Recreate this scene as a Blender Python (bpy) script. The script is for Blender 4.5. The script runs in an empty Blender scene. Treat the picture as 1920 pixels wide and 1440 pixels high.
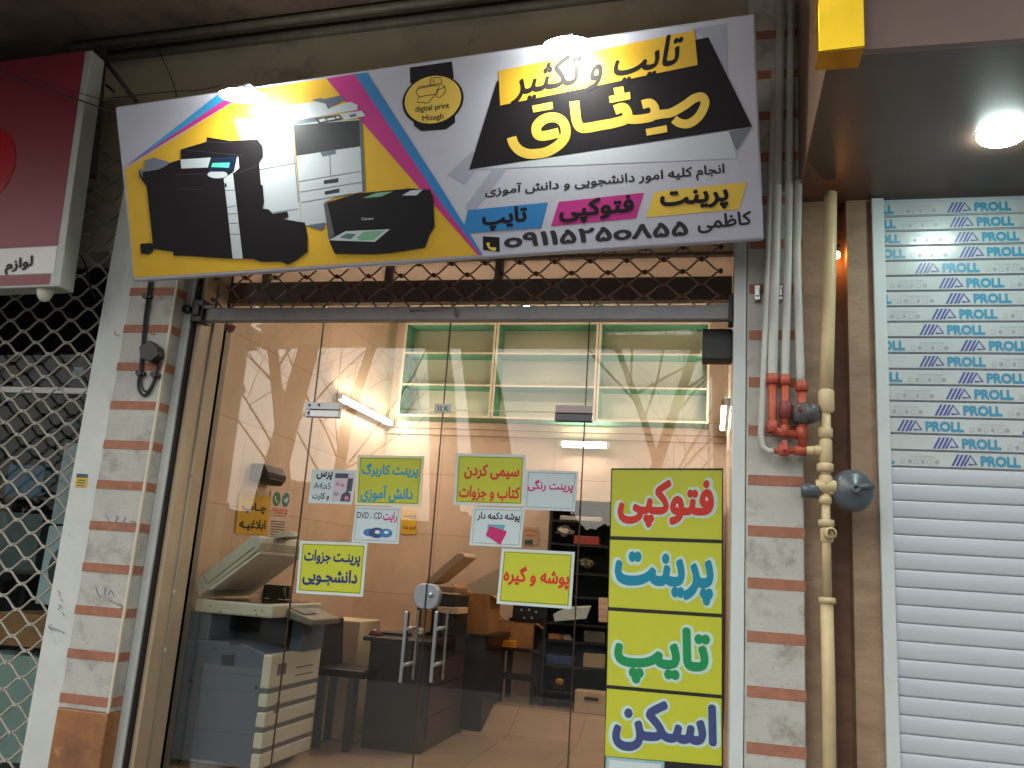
import bpy, math, random
import numpy as np
from mathutils import Vector, Matrix, geometry
random.seed(7)
sc = bpy.context.scene
COL = sc.collection
R = math.radians

# ---------------------------------------------------------------- camera
YAW, PITCH, ROLL, F = R(13.637), R(12.624), R(3.916), 1600.0
CP = Vector((0, -4.8, 1.5))
cy_, sy_, cp_, sp_ = math.cos(YAW), math.sin(YAW), math.cos(PITCH), math.sin(PITCH)
fw = Vector((-sy_*cp_, cy_*cp_, sp_)); r0 = Vector((cy_, sy_, 0)); u0 = r0.cross(fw)
rt = math.cos(ROLL)*r0 + math.sin(ROLL)*u0; up = -math.sin(ROLL)*r0 + math.cos(ROLL)*u0
cam = bpy.data.cameras.new('camera'); co = bpy.data.objects.new('camera', cam); COL.objects.link(co)
cam.sensor_width = 36; cam.lens = 36*F/1920; cam.clip_start = 0.05; cam.clip_end = 2000
m = Matrix((rt, up, -fw)).transposed().to_4x4(); m.translation = CP; co.matrix_world = m
sc.camera = co

# ---------------------------------------------------------------- sky, sun, exposure
w = bpy.data.worlds.new('World'); sc.world = w; w.use_nodes = True
nt = w.node_tree; nt.nodes.clear()
sky = nt.nodes.new('ShaderNodeTexSky'); sky.sky_type = 'NISHITA'; sky.sun_disc = False
SUN_EL, SUN_AZ = R(40), R(205)      # soft light from behind the camera
sky.sun_elevation = SUN_EL; sky.sun_rotation = SUN_AZ; sky.air_density = 1.5; sky.dust_density = 3.0
hs = nt.nodes.new('ShaderNodeHueSaturation'); hs.inputs['Saturation'].default_value = 0.35
bg = nt.nodes.new('ShaderNodeBackground'); bg.inputs['Strength'].default_value = 0.13
wo = nt.nodes.new('ShaderNodeOutputWorld')
nt.links.new(sky.outputs[0], hs.inputs['Color']); nt.links.new(hs.outputs[0], bg.inputs[0]); nt.links.new(bg.outputs[0], wo.inputs[0])
sl = bpy.data.lights.new('sun', 'SUN'); sl.energy = 0.6; sl.angle = R(25); sl.color = (.98, 1, .93)
so = bpy.data.objects.new('sun', sl); COL.objects.link(so)
sd = Vector((math.sin(SUN_AZ)*math.cos(SUN_EL), math.cos(SUN_AZ)*math.cos(SUN_EL), math.sin(SUN_EL)))
so.rotation_euler = sd.to_track_quat('Z', 'Y').to_euler(); so.location = (0, -20, 20)
sc.view_settings.view_transform = 'Standard'; sc.view_settings.look = 'None'
sc.view_settings.exposure = 0.39; sc.view_settings.gamma = 1
sc.cycles.use_denoising = True
sc.cycles.max_bounces = 8; sc.cycles.transparent_max_bounces = 24
sc.cycles.caustics_reflective = False; sc.cycles.caustics_refractive = False

# ---------------------------------------------------------------- helpers
def ray(px, py):
    return rt*((px-960)/F) - up*((py-720)/F) + fw
def at(px, py, y):                     # a photo sighting on the vertical plane y
    d = ray(px, py); return CP + d*((y-CP.y)/d.y)
def atx(px, py, x):
    d = ray(px, py); return CP + d*((x-CP.x)/d.x)
def atz(px, py, z):
    d = ray(px, py); return CP + d*((z-CP.z)/d.z)

def lin(c):
    def f(v):
        v /= 255.0
        return v/12.92 if v <= .04045 else ((v+.055)/1.055)**2.4
    return (f(c[0]), f(c[1]), f(c[2]), 1)

MATS = {}
def mat(name, c, rough=.6, var=0.0, scale=6, bump=0.0, bscale=60, metal=0, spec=.5, c2=None, stretch=None, dirt=None, emit=0, coat=0):
    if name in MATS: return MATS[name]
    M = bpy.data.materials.new(name); M.use_nodes = True
    t = M.node_tree; b = t.nodes['Principled BSDF']
    b.inputs['Base Color'].default_value = lin(c); b.inputs['Roughness'].default_value = rough
    b.inputs['Metallic'].default_value = metal; b.inputs['Specular IOR Level'].default_value = spec
    b.inputs['Coat Weight'].default_value = coat
    if emit:
        b.inputs['Emission Color'].default_value = lin(c); b.inputs['Emission Strength'].default_value = emit
    if var or bump or dirt:
        tc = t.nodes.new('ShaderNodeTexCoord'); mp = t.nodes.new('ShaderNodeMapping')
        t.links.new(tc.outputs['Object'], mp.inputs[0])
        if stretch: mp.inputs['Scale'].default_value = stretch
    last = None
    if var:
        n = t.nodes.new('ShaderNodeTexNoise'); n.inputs['Scale'].default_value = scale
        n.inputs['Detail'].default_value = 7; n.inputs['Roughness'].default_value = .65
        t.links.new(mp.outputs[0], n.inputs['Vector'])
        cr = t.nodes.new('ShaderNodeValToRGB'); cr.color_ramp.elements[0].position = .32; cr.color_ramp.elements[1].position = .68
        a = lin(c); d = lin(c2) if c2 else tuple(x*(1-var) for x in a[:3])+(1,)
        cr.color_ramp.elements[0].color = d
        cr.color_ramp.elements[1].color = a if c2 else tuple(min(1, x*(1+var*.35)) for x in a[:3])+(1,)
        t.links.new(n.outputs[0], cr.inputs[0]); last = cr.outputs[0]
    if dirt:                                  # blotchy stains: (colour, scale, threshold, amount)
        n2 = t.nodes.new('ShaderNodeTexNoise'); n2.inputs['Scale'].default_value = dirt[1]; n2.inputs['Detail'].default_value = 9
        n2.inputs['Roughness'].default_value = .75
        t.links.new(mp.outputs[0], n2.inputs['Vector'])
        mr = t.nodes.new('ShaderNodeMapRange'); mr.inputs[1].default_value = dirt[2]; mr.inputs[2].default_value = dirt[2]+.12
        mr.inputs[3].default_value = 0; mr.inputs[4].default_value = dirt[3]
        t.links.new(n2.outputs[0], mr.inputs[0])
        mx = t.nodes.new('ShaderNodeMix'); mx.data_type = 'RGBA'
        t.links.new(mr.outputs[0], mx.inputs['Factor'])
        if last: t.links.new(last, mx.inputs['A'])
        else: mx.inputs['A'].default_value = lin(c)
        mx.inputs['B'].default_value = lin(dirt[0]); last = mx.outputs['Result']
    if last: t.links.new(last, b.inputs['Base Color'])
    if bump:
        n3 = t.nodes.new('ShaderNodeTexNoise'); n3.inputs['Scale'].default_value = bscale; n3.inputs['Detail'].default_value = 5
        t.links.new(mp.outputs[0], n3.inputs['Vector'])
        bp = t.nodes.new('ShaderNodeBump'); bp.inputs['Strength'].default_value = bump; bp.inputs['Distance'].default_value = .01
        t.links.new(n3.outputs[0], bp.inputs['Height']); t.links.new(bp.outputs[0], b.inputs['Normal'])
    MATS[name] = M
    return M

def tile_mat(name, c, c2, mortar, bw, bh, rough, axes='XZ', mort=.004, bump=.2, off=0.5):
    M = bpy.data.materials.new(name); M.use_nodes = True; t = M.node_tree; b = t.nodes['Principled BSDF']
    tc = t.nodes.new('ShaderNodeTexCoord'); sp = t.nodes.new('ShaderNodeSeparateXYZ'); cb = t.nodes.new('ShaderNodeCombineXYZ')
    t.links.new(tc.outputs['Object'], sp.inputs[0])
    t.links.new(sp.outputs[axes[0]], cb.inputs[0]); t.links.new(sp.outputs[axes[1]], cb.inputs[1])
    br = t.nodes.new('ShaderNodeTexBrick'); br.offset = off; br.inputs['Scale'].default_value = 1
    br.inputs['Brick Width'].default_value = bw; br.inputs['Row Height'].default_value = bh; br.inputs['Mortar Size'].default_value = mort
    br.inputs['Color1'].default_value = lin(c); br.inputs['Color2'].default_value = lin(c2); br.inputs['Mortar'].default_value = lin(mortar)
    t.links.new(cb.outputs[0], br.inputs['Vector'])
    n = t.nodes.new('ShaderNodeTexNoise'); n.inputs['Scale'].default_value = 3; n.inputs['Detail'].default_value = 6
    t.links.new(tc.outputs['Object'], n.inputs['Vector'])
    mx = t.nodes.new('ShaderNodeMix'); mx.data_type = 'RGBA'; mx.blend_type = 'MULTIPLY'; mx.inputs['Factor'].default_value = .35
    cr = t.nodes.new('ShaderNodeValToRGB'); cr.color_ramp.elements[0].color = (.55, .5, .45, 1); cr.color_ramp.elements[0].position = .3; cr.color_ramp.elements[1].position = .7
    t.links.new(n.outputs[0], cr.inputs[0]); t.links.new(br.outputs['Color'], mx.inputs['A']); t.links.new(cr.outputs[0], mx.inputs['B'])
    t.links.new(mx.outputs['Result'], b.inputs['Base Color']); b.inputs['Roughness'].default_value = rough
    bp = t.nodes.new('ShaderNodeBump'); bp.inputs['Strength'].default_value = bump; bp.inputs['Distance'].default_value = .004; bp.invert = True
    t.links.new(br.outputs['Fac'], bp.inputs['Height']); t.links.new(bp.outputs[0], b.inputs['Normal'])
    return M

def glass_mat(name, tint=(.93, .97, .95), refl=1.0, rough=0.0):
    M = bpy.data.materials.new(name); M.use_nodes = True; t = M.node_tree; t.nodes.clear()
    o = t.nodes.new('ShaderNodeOutputMaterial'); mx = t.nodes.new('ShaderNodeMixShader')
    tr = t.nodes.new('ShaderNodeBsdfTransparent'); tr.inputs[0].default_value = (*tint, 1)
    gl = t.nodes.new('ShaderNodeBsdfGlossy'); gl.inputs['Roughness'].default_value = rough
    lw = t.nodes.new('ShaderNodeLayerWeight'); pw = t.nodes.new('ShaderNodeMath'); pw.operation = 'POWER'; pw.inputs[1].default_value = 5
    ma = t.nodes.new('ShaderNodeMath'); ma.operation = 'MULTIPLY_ADD'; ma.inputs[1].default_value = .95; ma.inputs[2].default_value = .045*refl
    t.links.new(lw.outputs['Facing'], pw.inputs[0]); t.links.new(pw.outputs[0], ma.inputs[0]); t.links.new(ma.outputs[0], mx.inputs[0])
    t.links.new(tr.outputs[0], mx.inputs[1]); t.links.new(gl.outputs[0], mx.inputs[2]); t.links.new(mx.outputs[0], o.inputs[0])
    return M

def emit_mat(name, c, s):
    M = bpy.data.materials.new(name); M.use_nodes = True; t = M.node_tree; t.nodes.clear()
    o = t.nodes.new('ShaderNodeOutputMaterial'); e = t.nodes.new('ShaderNodeEmission')
    e.inputs[0].default_value = (*c, 1); e.inputs[1].default_value = s; t.links.new(e.outputs[0], o.inputs[0])
    return M

WORLDLOC = {}
class MB:
    def __init__(s): s.v = []; s.f = []; s.mi = []; s.sm = []
    def add(s, vs, fs, m=0, smooth=False):
        n = len(s.v); s.v += [Vector(v) for v in vs]
        for f in fs: s.f.append([i+n for i in f]); s.mi.append(m); s.sm.append(smooth)
        return s
    def box(s, x0, x1, y0, y1, z0, z1, m=0):
        x0, x1 = min(x0, x1), max(x0, x1); y0, y1 = min(y0, y1), max(y0, y1); z0, z1 = min(z0, z1), max(z0, z1)
        return s.add([(x0,y0,z0),(x1,y0,z0),(x1,y1,z0),(x0,y1,z0),(x0,y0,z1),(x1,y0,z1),(x1,y1,z1),(x0,y1,z1)],
                     [(3,2,1,0),(4,5,6,7),(0,1,5,4),(1,2,6,5),(2,3,7,6),(3,0,4,7)], m)
    def obox(s, c, ax, ay, az, m=0):      # oriented box: centre and three half vectors
        c, ax, ay, az = map(Vector, (c, ax, ay, az))
        return s.add([c+i*ax+j*ay+k*az for k in (-1,1) for (i,j) in ((-1,-1),(1,-1),(1,1),(-1,1))],
                     [(3,2,1,0),(4,5,6,7),(0,1,5,4),(1,2,6,5),(2,3,7,6),(3,0,4,7)], m)
    def prism(s, poly, vec, m=0):          # polygon swept along vec
        n = len(poly); vec = Vector(vec); P = [Vector(p) for p in poly]
        s.add(P+[p+vec for p in P], [tuple(range(n)), tuple(range(2*n-1, n-1, -1))]+[(i, i+n, (i+1) % n+n, (i+1) % n) for i in range(n)], m)
        return s
    def tube(s, pts, r, n=8, m=0, caps=True, flat=None):
        P = [Vector(p) for p in pts]; rs = r if isinstance(r, (list, tuple)) else [r]*len(P)
        t0 = (P[1]-P[0]).normalized(); a = Vector((0,0,1)) if abs(t0.z) < .9 else Vector((1,0,0))
        nrm = t0.cross(a).normalized(); vs = []
        for i, p in enumerate(P):
            t = ((P[min(i+1, len(P)-1)]-p).normalized() + (p-P[max(i-1, 0)]).normalized())
            if t.length < 1e-6: t = t0
            t.normalize(); nrm = (nrm - t*nrm.dot(t)).normalized(); b = t.cross(nrm)
            for k in range(n):
                an = 2*math.pi*k/n; vs.append(p + nrm*(rs[i]*math.cos(an)) + b*(rs[i]*math.sin(an)))
        fs = [(i*n+k, i*n+(k+1) % n, (i+1)*n+(k+1) % n, (i+1)*n+k) for i in range(len(P)-1) for k in range(n)]
        s.add(vs, fs, m, True)
        if caps:
            L = len(s.v)-len(vs); s.f.append([L+k for k in range(n-1, -1, -1)]); s.mi.append(m); s.sm.append(False)
            s.f.append([L+(len(P)-1)*n+k for k in range(n)]); s.mi.append(m); s.sm.append(False)
        return s
    def lathe(s, prof, o, axis=(0,0,1), n=24, m=0):
        o = Vector(o); ax = Vector(axis).normalized(); a = Vector((0,0,1)) if abs(ax.z) < .9 else Vector((1,0,0))
        u = ax.cross(a).normalized(); v = ax.cross(u); vs = []
        for (r, h) in prof:
            for k in range(n):
                an = 2*math.pi*k/n; vs.append(o+ax*h+u*(r*math.cos(an))+v*(r*math.sin(an)))
        fs = [(i*n+k, i*n+(k+1) % n, (i+1)*n+(k+1) % n, (i+1)*n+k) for i in range(len(prof)-1) for k in range(n)]
        return s.add(vs, fs, m, True)
    def poly(s, pts, m=0): return s.add(pts, [tuple(range(len(pts)))], m)
    def build(s, name, mats, parent=None, bevel=0, label=None, cat=None, group=None, kind=None):
        me = bpy.data.meshes.new(name)
        if parent is not None: org = WORLDLOC[parent]
        else:
            xs = [v.x for v in s.v]; ys = [v.y for v in s.v]; zs = [v.z for v in s.v]
            org = Vector(((min(xs)+max(xs))/2, (min(ys)+max(ys))/2, min(zs)))
        me.from_pydata([v-org for v in s.v], [], s.f)
        for M in (mats if isinstance(mats, (list, tuple)) else [mats]): me.materials.append(M)
        me.polygons.foreach_set('material_index', s.mi); me.polygons.foreach_set('use_smooth', s.sm)
        me.update(); o = bpy.data.objects.new(name, me); COL.objects.link(o)
        if parent is not None: o.parent = parent
        else: o.location = org
        WORLDLOC[o] = org
        if bevel:
            b = o.modifiers.new('bevel', 'BEVEL'); b.width = bevel; b.segments = 2; b.limit_method = 'ANGLE'; b.angle_limit = R(40)
        tag(o, label, cat, group, kind)
        return o

def tag(o, label=None, cat=None, group=None, kind=None):
    if label: o['label'] = label
    if cat: o['category'] = cat
    if group: o['group'] = group
    if kind: o['kind'] = kind
    return o
def thing(name, label, cat, loc, group=None):
    o = bpy.data.objects.new(name, None); COL.objects.link(o); o.location = loc; o.empty_display_size = .1
    WORLDLOC[o] = Vector(loc); return tag(o, label, cat, group)

def copy_thing(root, shift, label=None):
    def rec(o, parent):
        c = o.copy(); COL.objects.link(c); c.parent = parent
        for ch in o.children: rec(ch, c)
        return c
    c = rec(root, None); c.location = root.location + Vector(shift); WORLDLOC[c] = WORLDLOC[root]+Vector(shift)
    if label: c['label'] = label
    return c

# ---- lettering: joined Persian letters in visual order, filled outlines
FORMS = {'ا':(0xFE8D,0xFE8E),'آ':(0xFE81,0xFE82),'ب':(0xFE8F,0xFE90,0xFE91,0xFE92),'پ':(0xFB56,0xFB57,0xFB58,0xFB59),'ت':(0xFE95,0xFE96,0xFE97,0xFE98),
 'ث':(0xFE99,0xFE9A,0xFE9B,0xFE9C),'ج':(0xFE9D,0xFE9E,0xFE9F,0xFEA0),'چ':(0xFB7A,0xFB7B,0xFB7C,0xFB7D),'خ':(0xFEA5,0xFEA6,0xFEA7,0xFEA8),'د':(0xFEA9,0xFEAA),'ر':(0xFEAD,0xFEAE),'ز':(0xFEAF,0xFEB0),
 'س':(0xFEB1,0xFEB2,0xFEB3,0xFEB4),'ش':(0xFEB5,0xFEB6,0xFEB7,0xFEB8),'ظ':(0xFEC5,0xFEC6,0xFEC7,0xFEC8),'غ':(0xFECD,0xFECE,0xFECF,0xFED0),'ف':(0xFED1,0xFED2,0xFED3,0xFED4),
 'ق':(0xFED5,0xFED6,0xFED7,0xFED8),'ک':(0xFB8E,0xFB8F,0xFB90,0xFB91),'گ':(0xFB92,0xFB93,0xFB94,0xFB95),'ل':(0xFEDD,0xFEDE,0xFEDF,0xFEE0),'م':(0xFEE1,0xFEE2,0xFEE3,0xFEE4),
 'ن':(0xFEE5,0xFEE6,0xFEE7,0xFEE8),'و':(0xFEED,0xFEEE),'ه':(0xFEE9,0xFEEA,0xFEEB,0xFEEC),'ی':(0xFBFC,0xFBFD,0xFBFE,0xFBFF),'ـ':(0x640,0x640,0x640,0x640),'ﻻ':(0xFEFB,0xFEFC)}
def shape_fa(s):
    s = s.replace('لا', 'ﻻ'); out = []
    for i, ch in enumerate(s):
        if ch not in FORMS: out.append(ch); continue
        prev = i > 0 and s[i-1] in FORMS and len(FORMS[s[i-1]]) == 4
        nxt = i+1 < len(s) and s[i+1] in FORMS and len(FORMS[ch]) == 4
        out.append(chr(FORMS[ch][(3 if nxt else 1) if prev else (2 if nxt else 0)]))
    return ''.join(reversed(out))
TXT = {}
def text_geo(s, fa=True, res=3):
    key = (s, fa)
    if key in TXT: return TXT[key]
    c = bpy.data.curves.new('lettering', 'FONT'); c.body = shape_fa(s) if fa else s; c.resolution_u = res; c.size = 1; c.fill_mode = 'NONE'
    o = bpy.data.objects.new('lettering', c); COL.objects.link(o)
    dg = bpy.context.evaluated_depsgraph_get(); ev = o.evaluated_get(dg); me = ev.to_mesh()
    V = [Vector((v.co.x, v.co.y)) for v in me.vertices]; E = [tuple(e.vertices) for e in me.edges]
    ev.to_mesh_clear(); bpy.data.objects.remove(o); bpy.data.curves.remove(c)
    # orient every outline the way it was drawn, then keep the triangles with a non-zero winding number
    nb = {}
    for a, b in E: nb.setdefault(a, []).append(b); nb.setdefault(b, []).append(a)
    seen = set(); D = []
    for st in range(len(V)):
        if st in seen or st not in nb: continue
        cur, prev = st, None
        while True:
            seen.add(cur)
            cand = [q for q in nb[cur] if q != prev]
            nx = min(cand, key=lambda q: (q != cur+1, q)) if prev is None else cand[0]
            D.append((cur, nx)); prev, cur = cur, nx
            if cur == st: break
    v2, _, f2, _, _, _ = geometry.delaunay_2d_cdt(V, D, [], 0, 1e-5)
    A = np.array([V[a][:] for a, b in D]); B = np.array([V[b][:] for a, b in D]); P2 = np.array([v[:] for v in v2])
    Fc = []
    for f in f2:
        cx, cyy = P2[list(f)].mean(0)
        upw = (A[:, 1] <= cyy) & (B[:, 1] > cyy); dnw = (A[:, 1] > cyy) & (B[:, 1] <= cyy)
        cr = (B[:, 0]-A[:, 0])*(cyy-A[:, 1])-(cx-A[:, 0])*(B[:, 1]-A[:, 1])
        if int((upw & (cr > 0)).sum())-int((dnw & (cr < 0)).sum()) != 0: Fc.append(tuple(f))
    x0, y0 = P2.min(0); x1, y1 = P2.max(0)
    Vn = [((a-x0)/(x1-x0), (b-y0)/(y1-y0)) for a, b in P2]
    TXT[key] = (Vn, Fc, [0]*len(Vn), float(x1-x0), float(y1-y0))
    return TXT[key]
def put_text(mb, s, fn, m=0, bold=0.0, fa=True, clip=None, nd=8):
    """fn(u, v, layer) -> point; u right, v up, over the ink box; bold letters are the outline spread nd ways by bold em"""
    V, Fc, lay, W, H = text_geo(s, fa)
    if bold < .006: steps = [(0, 0)]
    else: steps = [(0, 0)]+[(bold*math.cos(2*math.pi*k/nd), bold*math.sin(2*math.pi*k/nd)) for k in range(nd)]
    for k, (dx, dy) in enumerate(steps):
        P = [fn(.5+(u-.5)*(1-2*bold/W)+dx/W, .5+(v-.5)*(1-2*bold/H)+dy/H, k*.13) for (u, v), l in zip(V, lay)]
        F2 = [f for f in Fc if all(clip(P[i]) for i in f)] if clip else Fc
        mb.add(P, F2, m)
def quadmap(q, fn):                        # ink box corners TL TR BR BL in sign coordinates -> fn(px, py, off)
    (ax,ay),(bx,by),(cx,cy),(dx,dy) = q
    def g(u, v, l):
        x = (1-u)*((1-v)*dx+v*ax)+u*((1-v)*cx+v*bx); y = (1-u)*((1-v)*dy+v*ay)+u*((1-v)*cy+v*by)
        return fn(x, y, l*.0003)
    return g
def smooth_path(p, k=6, closed=False):
    out = []; n = len(p)
    for i in range(n-1 if not closed else n):
        p0, p1, p2, p3 = (p[(i-1) % n] if closed or i > 0 else p[i]), p[i], p[(i+1) % n], (p[(i+2) % n] if closed or i+2 < n else p[min(i+1, n-1)])
        for j in range(k):
            t = j/k
            out.append(tuple(.5*((2*b)+(-a+c)*t+(2*a-5*b+4*c-d)*t*t+(-a+3*b-3*c+d)*t**3) for a, b, c, d in zip(p0, p1, p2, p3)))
    if not closed: out.append(tuple(p[-1]))
    return out
def stroke2d(path, width):
    L, Rr = [], []
    for i, (x, y) in enumerate(path):
        a = path[max(i-1, 0)]; b = path[min(i+1, len(path)-1)]
        dx, dy = b[0]-a[0], b[1]-a[1]; n = math.hypot(dx, dy) or 1
        ww = width[i] if isinstance(width, list) else width
        L.append((x-dy/n*ww/2, y+dx/n*ww/2)); Rr.append((x+dy/n*ww/2, y-dx/n*ww/2))
    return L, Rr
def put_stroke(mb, path, width, fn, m=0, sm=True, off=0):
    if sm and len(path) > 2: path = smooth_path(path)
    L, Rr = stroke2d(path, width); n = len(L)
    mb.add([fn(x, y, off) for x, y in L]+[fn(x, y, off) for x, y in Rr], [(i, i+1, n+i+1, n+i) for i in range(n-1)], m)

# ---------------------------------------------------------------- materials
white_paint = mat('white_paint', (206,210,206), .55, .1, 4, .05, 40, dirt=((150,150,140), 3.5, .56, .35))
pillar_white = mat('pillar_plaster', (188,187,180), .75, .14, 5, .25, 60, dirt=((130,122,112), 4.0, .51, .62))
band_red = mat('band_brick_red', (166,112,90), .8, .22, 14, .2, 70, dirt=((205,196,186), 9, .6, .5))
base_brown = mat('brown_stone', (168,112,66), .6, .5, 4, .2, 30, c2=(118,80,56), dirt=((196,150,98), 6, .55, .7))
steel_white = mat('white_enamel_steel', (205,212,212), .35, .06, 3, dirt=((150,152,146), 4, .6, .4))
black_rubber = mat('black_rubber', (26,22,22), .7)
grey_bar = mat('grey_steel', (150,150,154), .45, .2, 5, .05, 40, metal=.2)
dark_frame = mat('dark_bronze_frame', (124,108,98), .5, .2, 5)
rust = mat('rusty_steel', (112,66,46), .75, .35, 30, .2, 80)
lattice_mat = mat('lattice_steel', (146,122,108), .55, .2, 30, metal=.3)
lattice_white = mat('lattice_painted', (178,172,160), .5, .25, 14, dirt=((120,98,82), 6, .58, .6))
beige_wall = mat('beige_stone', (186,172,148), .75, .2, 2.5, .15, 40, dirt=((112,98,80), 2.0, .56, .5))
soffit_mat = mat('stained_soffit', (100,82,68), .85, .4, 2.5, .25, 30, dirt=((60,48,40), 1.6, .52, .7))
concrete = mat('concrete_paving', (140,138,132), .85, .15, 5, .2, 50)
asphalt = mat('asphalt', (62,62,64), .9, .2, 20, .3, 120)
travertine = mat('travertine', (166,138,112), .6, .3, 4, .15, 30, c2=(132,106,84), stretch=(1,1,2.2), dirt=((190,166,138), 5, .58, .5))
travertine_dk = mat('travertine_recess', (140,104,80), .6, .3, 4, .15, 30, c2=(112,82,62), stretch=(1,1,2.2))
canopy_mat = mat('brown_canopy_panel', (90,70,60), .42, .12, 3, dirt=((92,72,62), 1.5, .55, .5))
fascia_mat = mat('pinkish_fascia', (122,97,88), .45, .08, 5)
gold = mat('gold_acrylic', (236,196,30), .08, metal=.75, spec=.8)
gold_dk = mat('gold_edge', (206,140,20), .2, metal=.4)
cream_pipe = mat('cream_gas_paint', (208,186,142), .42, .12, 9, .05, 50, dirt=((170,146,104), 9, .62, .5))
white_pipe = mat('white_pipe_paint', (192,192,186), .45, .12, 9, .06, 50, dirt=((110,104,96), 7, .62, .75), stretch=(1,1,.35))
orange_pipe = mat('orange_primer', (180,82,56), .5, .2, 12, .06, 60, dirt=((150,60,44), 8, .6, .5))
grey_dark = mat('dark_grey_cast', (84,92,96), .3, .1, 10, .05, 60)
black_plastic = mat('black_plastic', (30,30,34), .4)
black_cable = mat('black_cable', (28,28,32), .5)
shutter_mat = mat('white_shutter', (190,196,204), .3, .05, 2, dirt=((180,186,188), 2.5, .58, .4), stretch=(.4, 1, 3))
tape_mat = mat('clear_film', (190,196,196), .22, .08, 3)
tape_blue = mat('tape_blue', (62,142,174), .35)
tape_navy = mat('tape_navy', (70,78,150), .35)
tape_grey = mat('tape_grey', (150,158,162), .35)
peach_wall = tile_mat('peach_tiles', (228,200,176), (223,195,171), (196,164,138), 1.2, .62, .38, 'YZ', .004, .1, 0)
peach_back = tile_mat('peach_back_tiles', (222,194,172), (217,189,167), (188,156,132), 1.2, .62, .4, 'XZ', .004, .1, 0)
cream_tile = mat('cream_reveal_tile', (192,170,142), .4, .12, 3)
floor_mat = tile_mat('polished_floor', (188,160,136), (182,154,130), (150,124,104), .6, .6, .16, 'XY', .003, .05, 0)
ceiling_mat = mat('plaster_ceiling', (220,206,188), .8)
glass = glass_mat('shop_glass', (.93,.93,.90), 1.6)
glass_edge = mat('glass_edge_dark', (60,40,30), .3)
chrome = mat('brushed_steel', (186,190,192), .28, metal=.9)
chrome_dk = mat('dark_steel', (92,90,94), .35, metal=.7)
cabinet_cream = mat('cream_cabinet_edge', (232,222,200), .45)
cabinet_back = mat('cream_cabinet_back', (232,226,206), .5)
cabinet_green = mat('green_cabinet', (104,172,140), .45)
dark_wood = mat('dark_wood', (38,22,18), .35, .35, 6, .1, 50, stretch=(1, 1, 8))
copier_blue = mat('copier_blue_grey', (86,99,118), .45, .06, 12)
copier_white = mat('copier_ivory', (202,202,188), .4, .05, 6)
copier_grey = mat('copier_stripe_grey', (98,98,98), .5)
copier_dark = mat('copier_dark', (34,36,40), .4)
paper_white = mat('paper_white', (206,222,226), .4, .04, 4, spec=.4)
paper_yellow = mat('paper_yellow', (198,203,60), .38, .06, 3, spec=.4)
paper_ochre = mat('paper_ochre', (216,172,40), .55)
ink_navy = mat('ink_navy', (28,44,112), .6)
ink_red = mat('ink_red', (206,48,34), .6)
ink_cyan = mat('ink_cyan', (40,150,190), .6)
ink_mag = mat('ink_magenta', (196,24,110), .6)
ink_teal = mat('ink_teal', (0,134,168), .6)
ink_green = mat('ink_green', (10,142,80), .6)
ink_slate = mat('ink_slate', (60,72,128), .6)
ink_black = mat('ink_black', (26,24,30), .6)
ink_grey = mat('ink_grey', (110,116,120), .6)
board_black = mat('black_backing', (24,26,26), .5)
cardboard = mat('cardboard', (176,126,78), .8, .2, 12)
bag_white = mat('white_plastic', (214,208,198), .35, .1, 20)
red_sign = mat('red_sign_face', (128,38,50), .34, .05, 2)
red_logo = mat('red_logo_disc', (158,16,34), .22)
sign_white = mat('white_sign_face', (214,214,208), .3)
sign_metal = mat('sign_frame_metal', (168,172,164), .45, .08, 6, metal=.2)
banner_white = mat('banner_white', (176,176,192), .42, .03, 30, .04, 300)
banner_grey = mat('banner_grey', (150,154,172), .42)
banner_grey2 = mat('banner_light_grey', (178,184,194), .42)
banner_slate = mat('banner_slate', (104,112,128), .42)
banner_yellow = mat('banner_yellow', (206,164,44), .42, .05, 8)
banner_cyan = mat('banner_cyan', (44,136,190), .42)
banner_blue = mat('banner_blue', (38,116,176), .42)
banner_mag = mat('banner_magenta', (176,44,124), .42)
banner_black = mat('banner_black', (20,17,22), .55, spec=.25)
banner_print_grey = mat('banner_photo_grey', (176,184,192), .42)
banner_mid = mat('banner_photo_mid', (84,96,112), .42)
banner_teal = mat('banner_photo_teal', (80,190,176), .42)
banner_gold = mat('banner_gold', (214,180,74), .42)
bark = mat('bark', (74,66,58), .9, .3, 6, .4, 30)
twig = mat('twig', (66,58,52), .9)
leafy = mat('evergreen_leaf', (44,60,38), .8, .4, 1.5)
tube_glow = emit_mat('tube_glow', (1, .87, .74), 78)
tube_glow2 = emit_mat('white_tube_glow', (1, .92, .80), 55)
ceil_glow = emit_mat('ceiling_lamp_glow', (1, .92, .80), 150)
led_glow = emit_mat('led_glow', (.98, 1, .90), 74)
down_glow = emit_mat('downlight_glow', (.80, 1, .95), 75)
amber_glow = emit_mat('amber_glow', (1, .36, .08), 60)

# ================================================================ ground and street
FZ = .19                                   # shop floor level
MB().box(-60, 60, -6, .0, -.15, 0).build('sidewalk', concrete, kind='structure')
MB().box(-300, 300, -300, 300, -.6, -.17).build('ground', asphalt, kind='structure')
FB = .36                                   # floor level along the back wall
MB().prism([(-3.42,0,0),(-3.42,3.75,0),(-3.42,3.75,FB),(-3.42,3.1,FB),(-3.42,2.72,FZ),(-3.42,0,FZ)], (3.55,0,0)).build('shop_floor', floor_mat, kind='structure')

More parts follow.
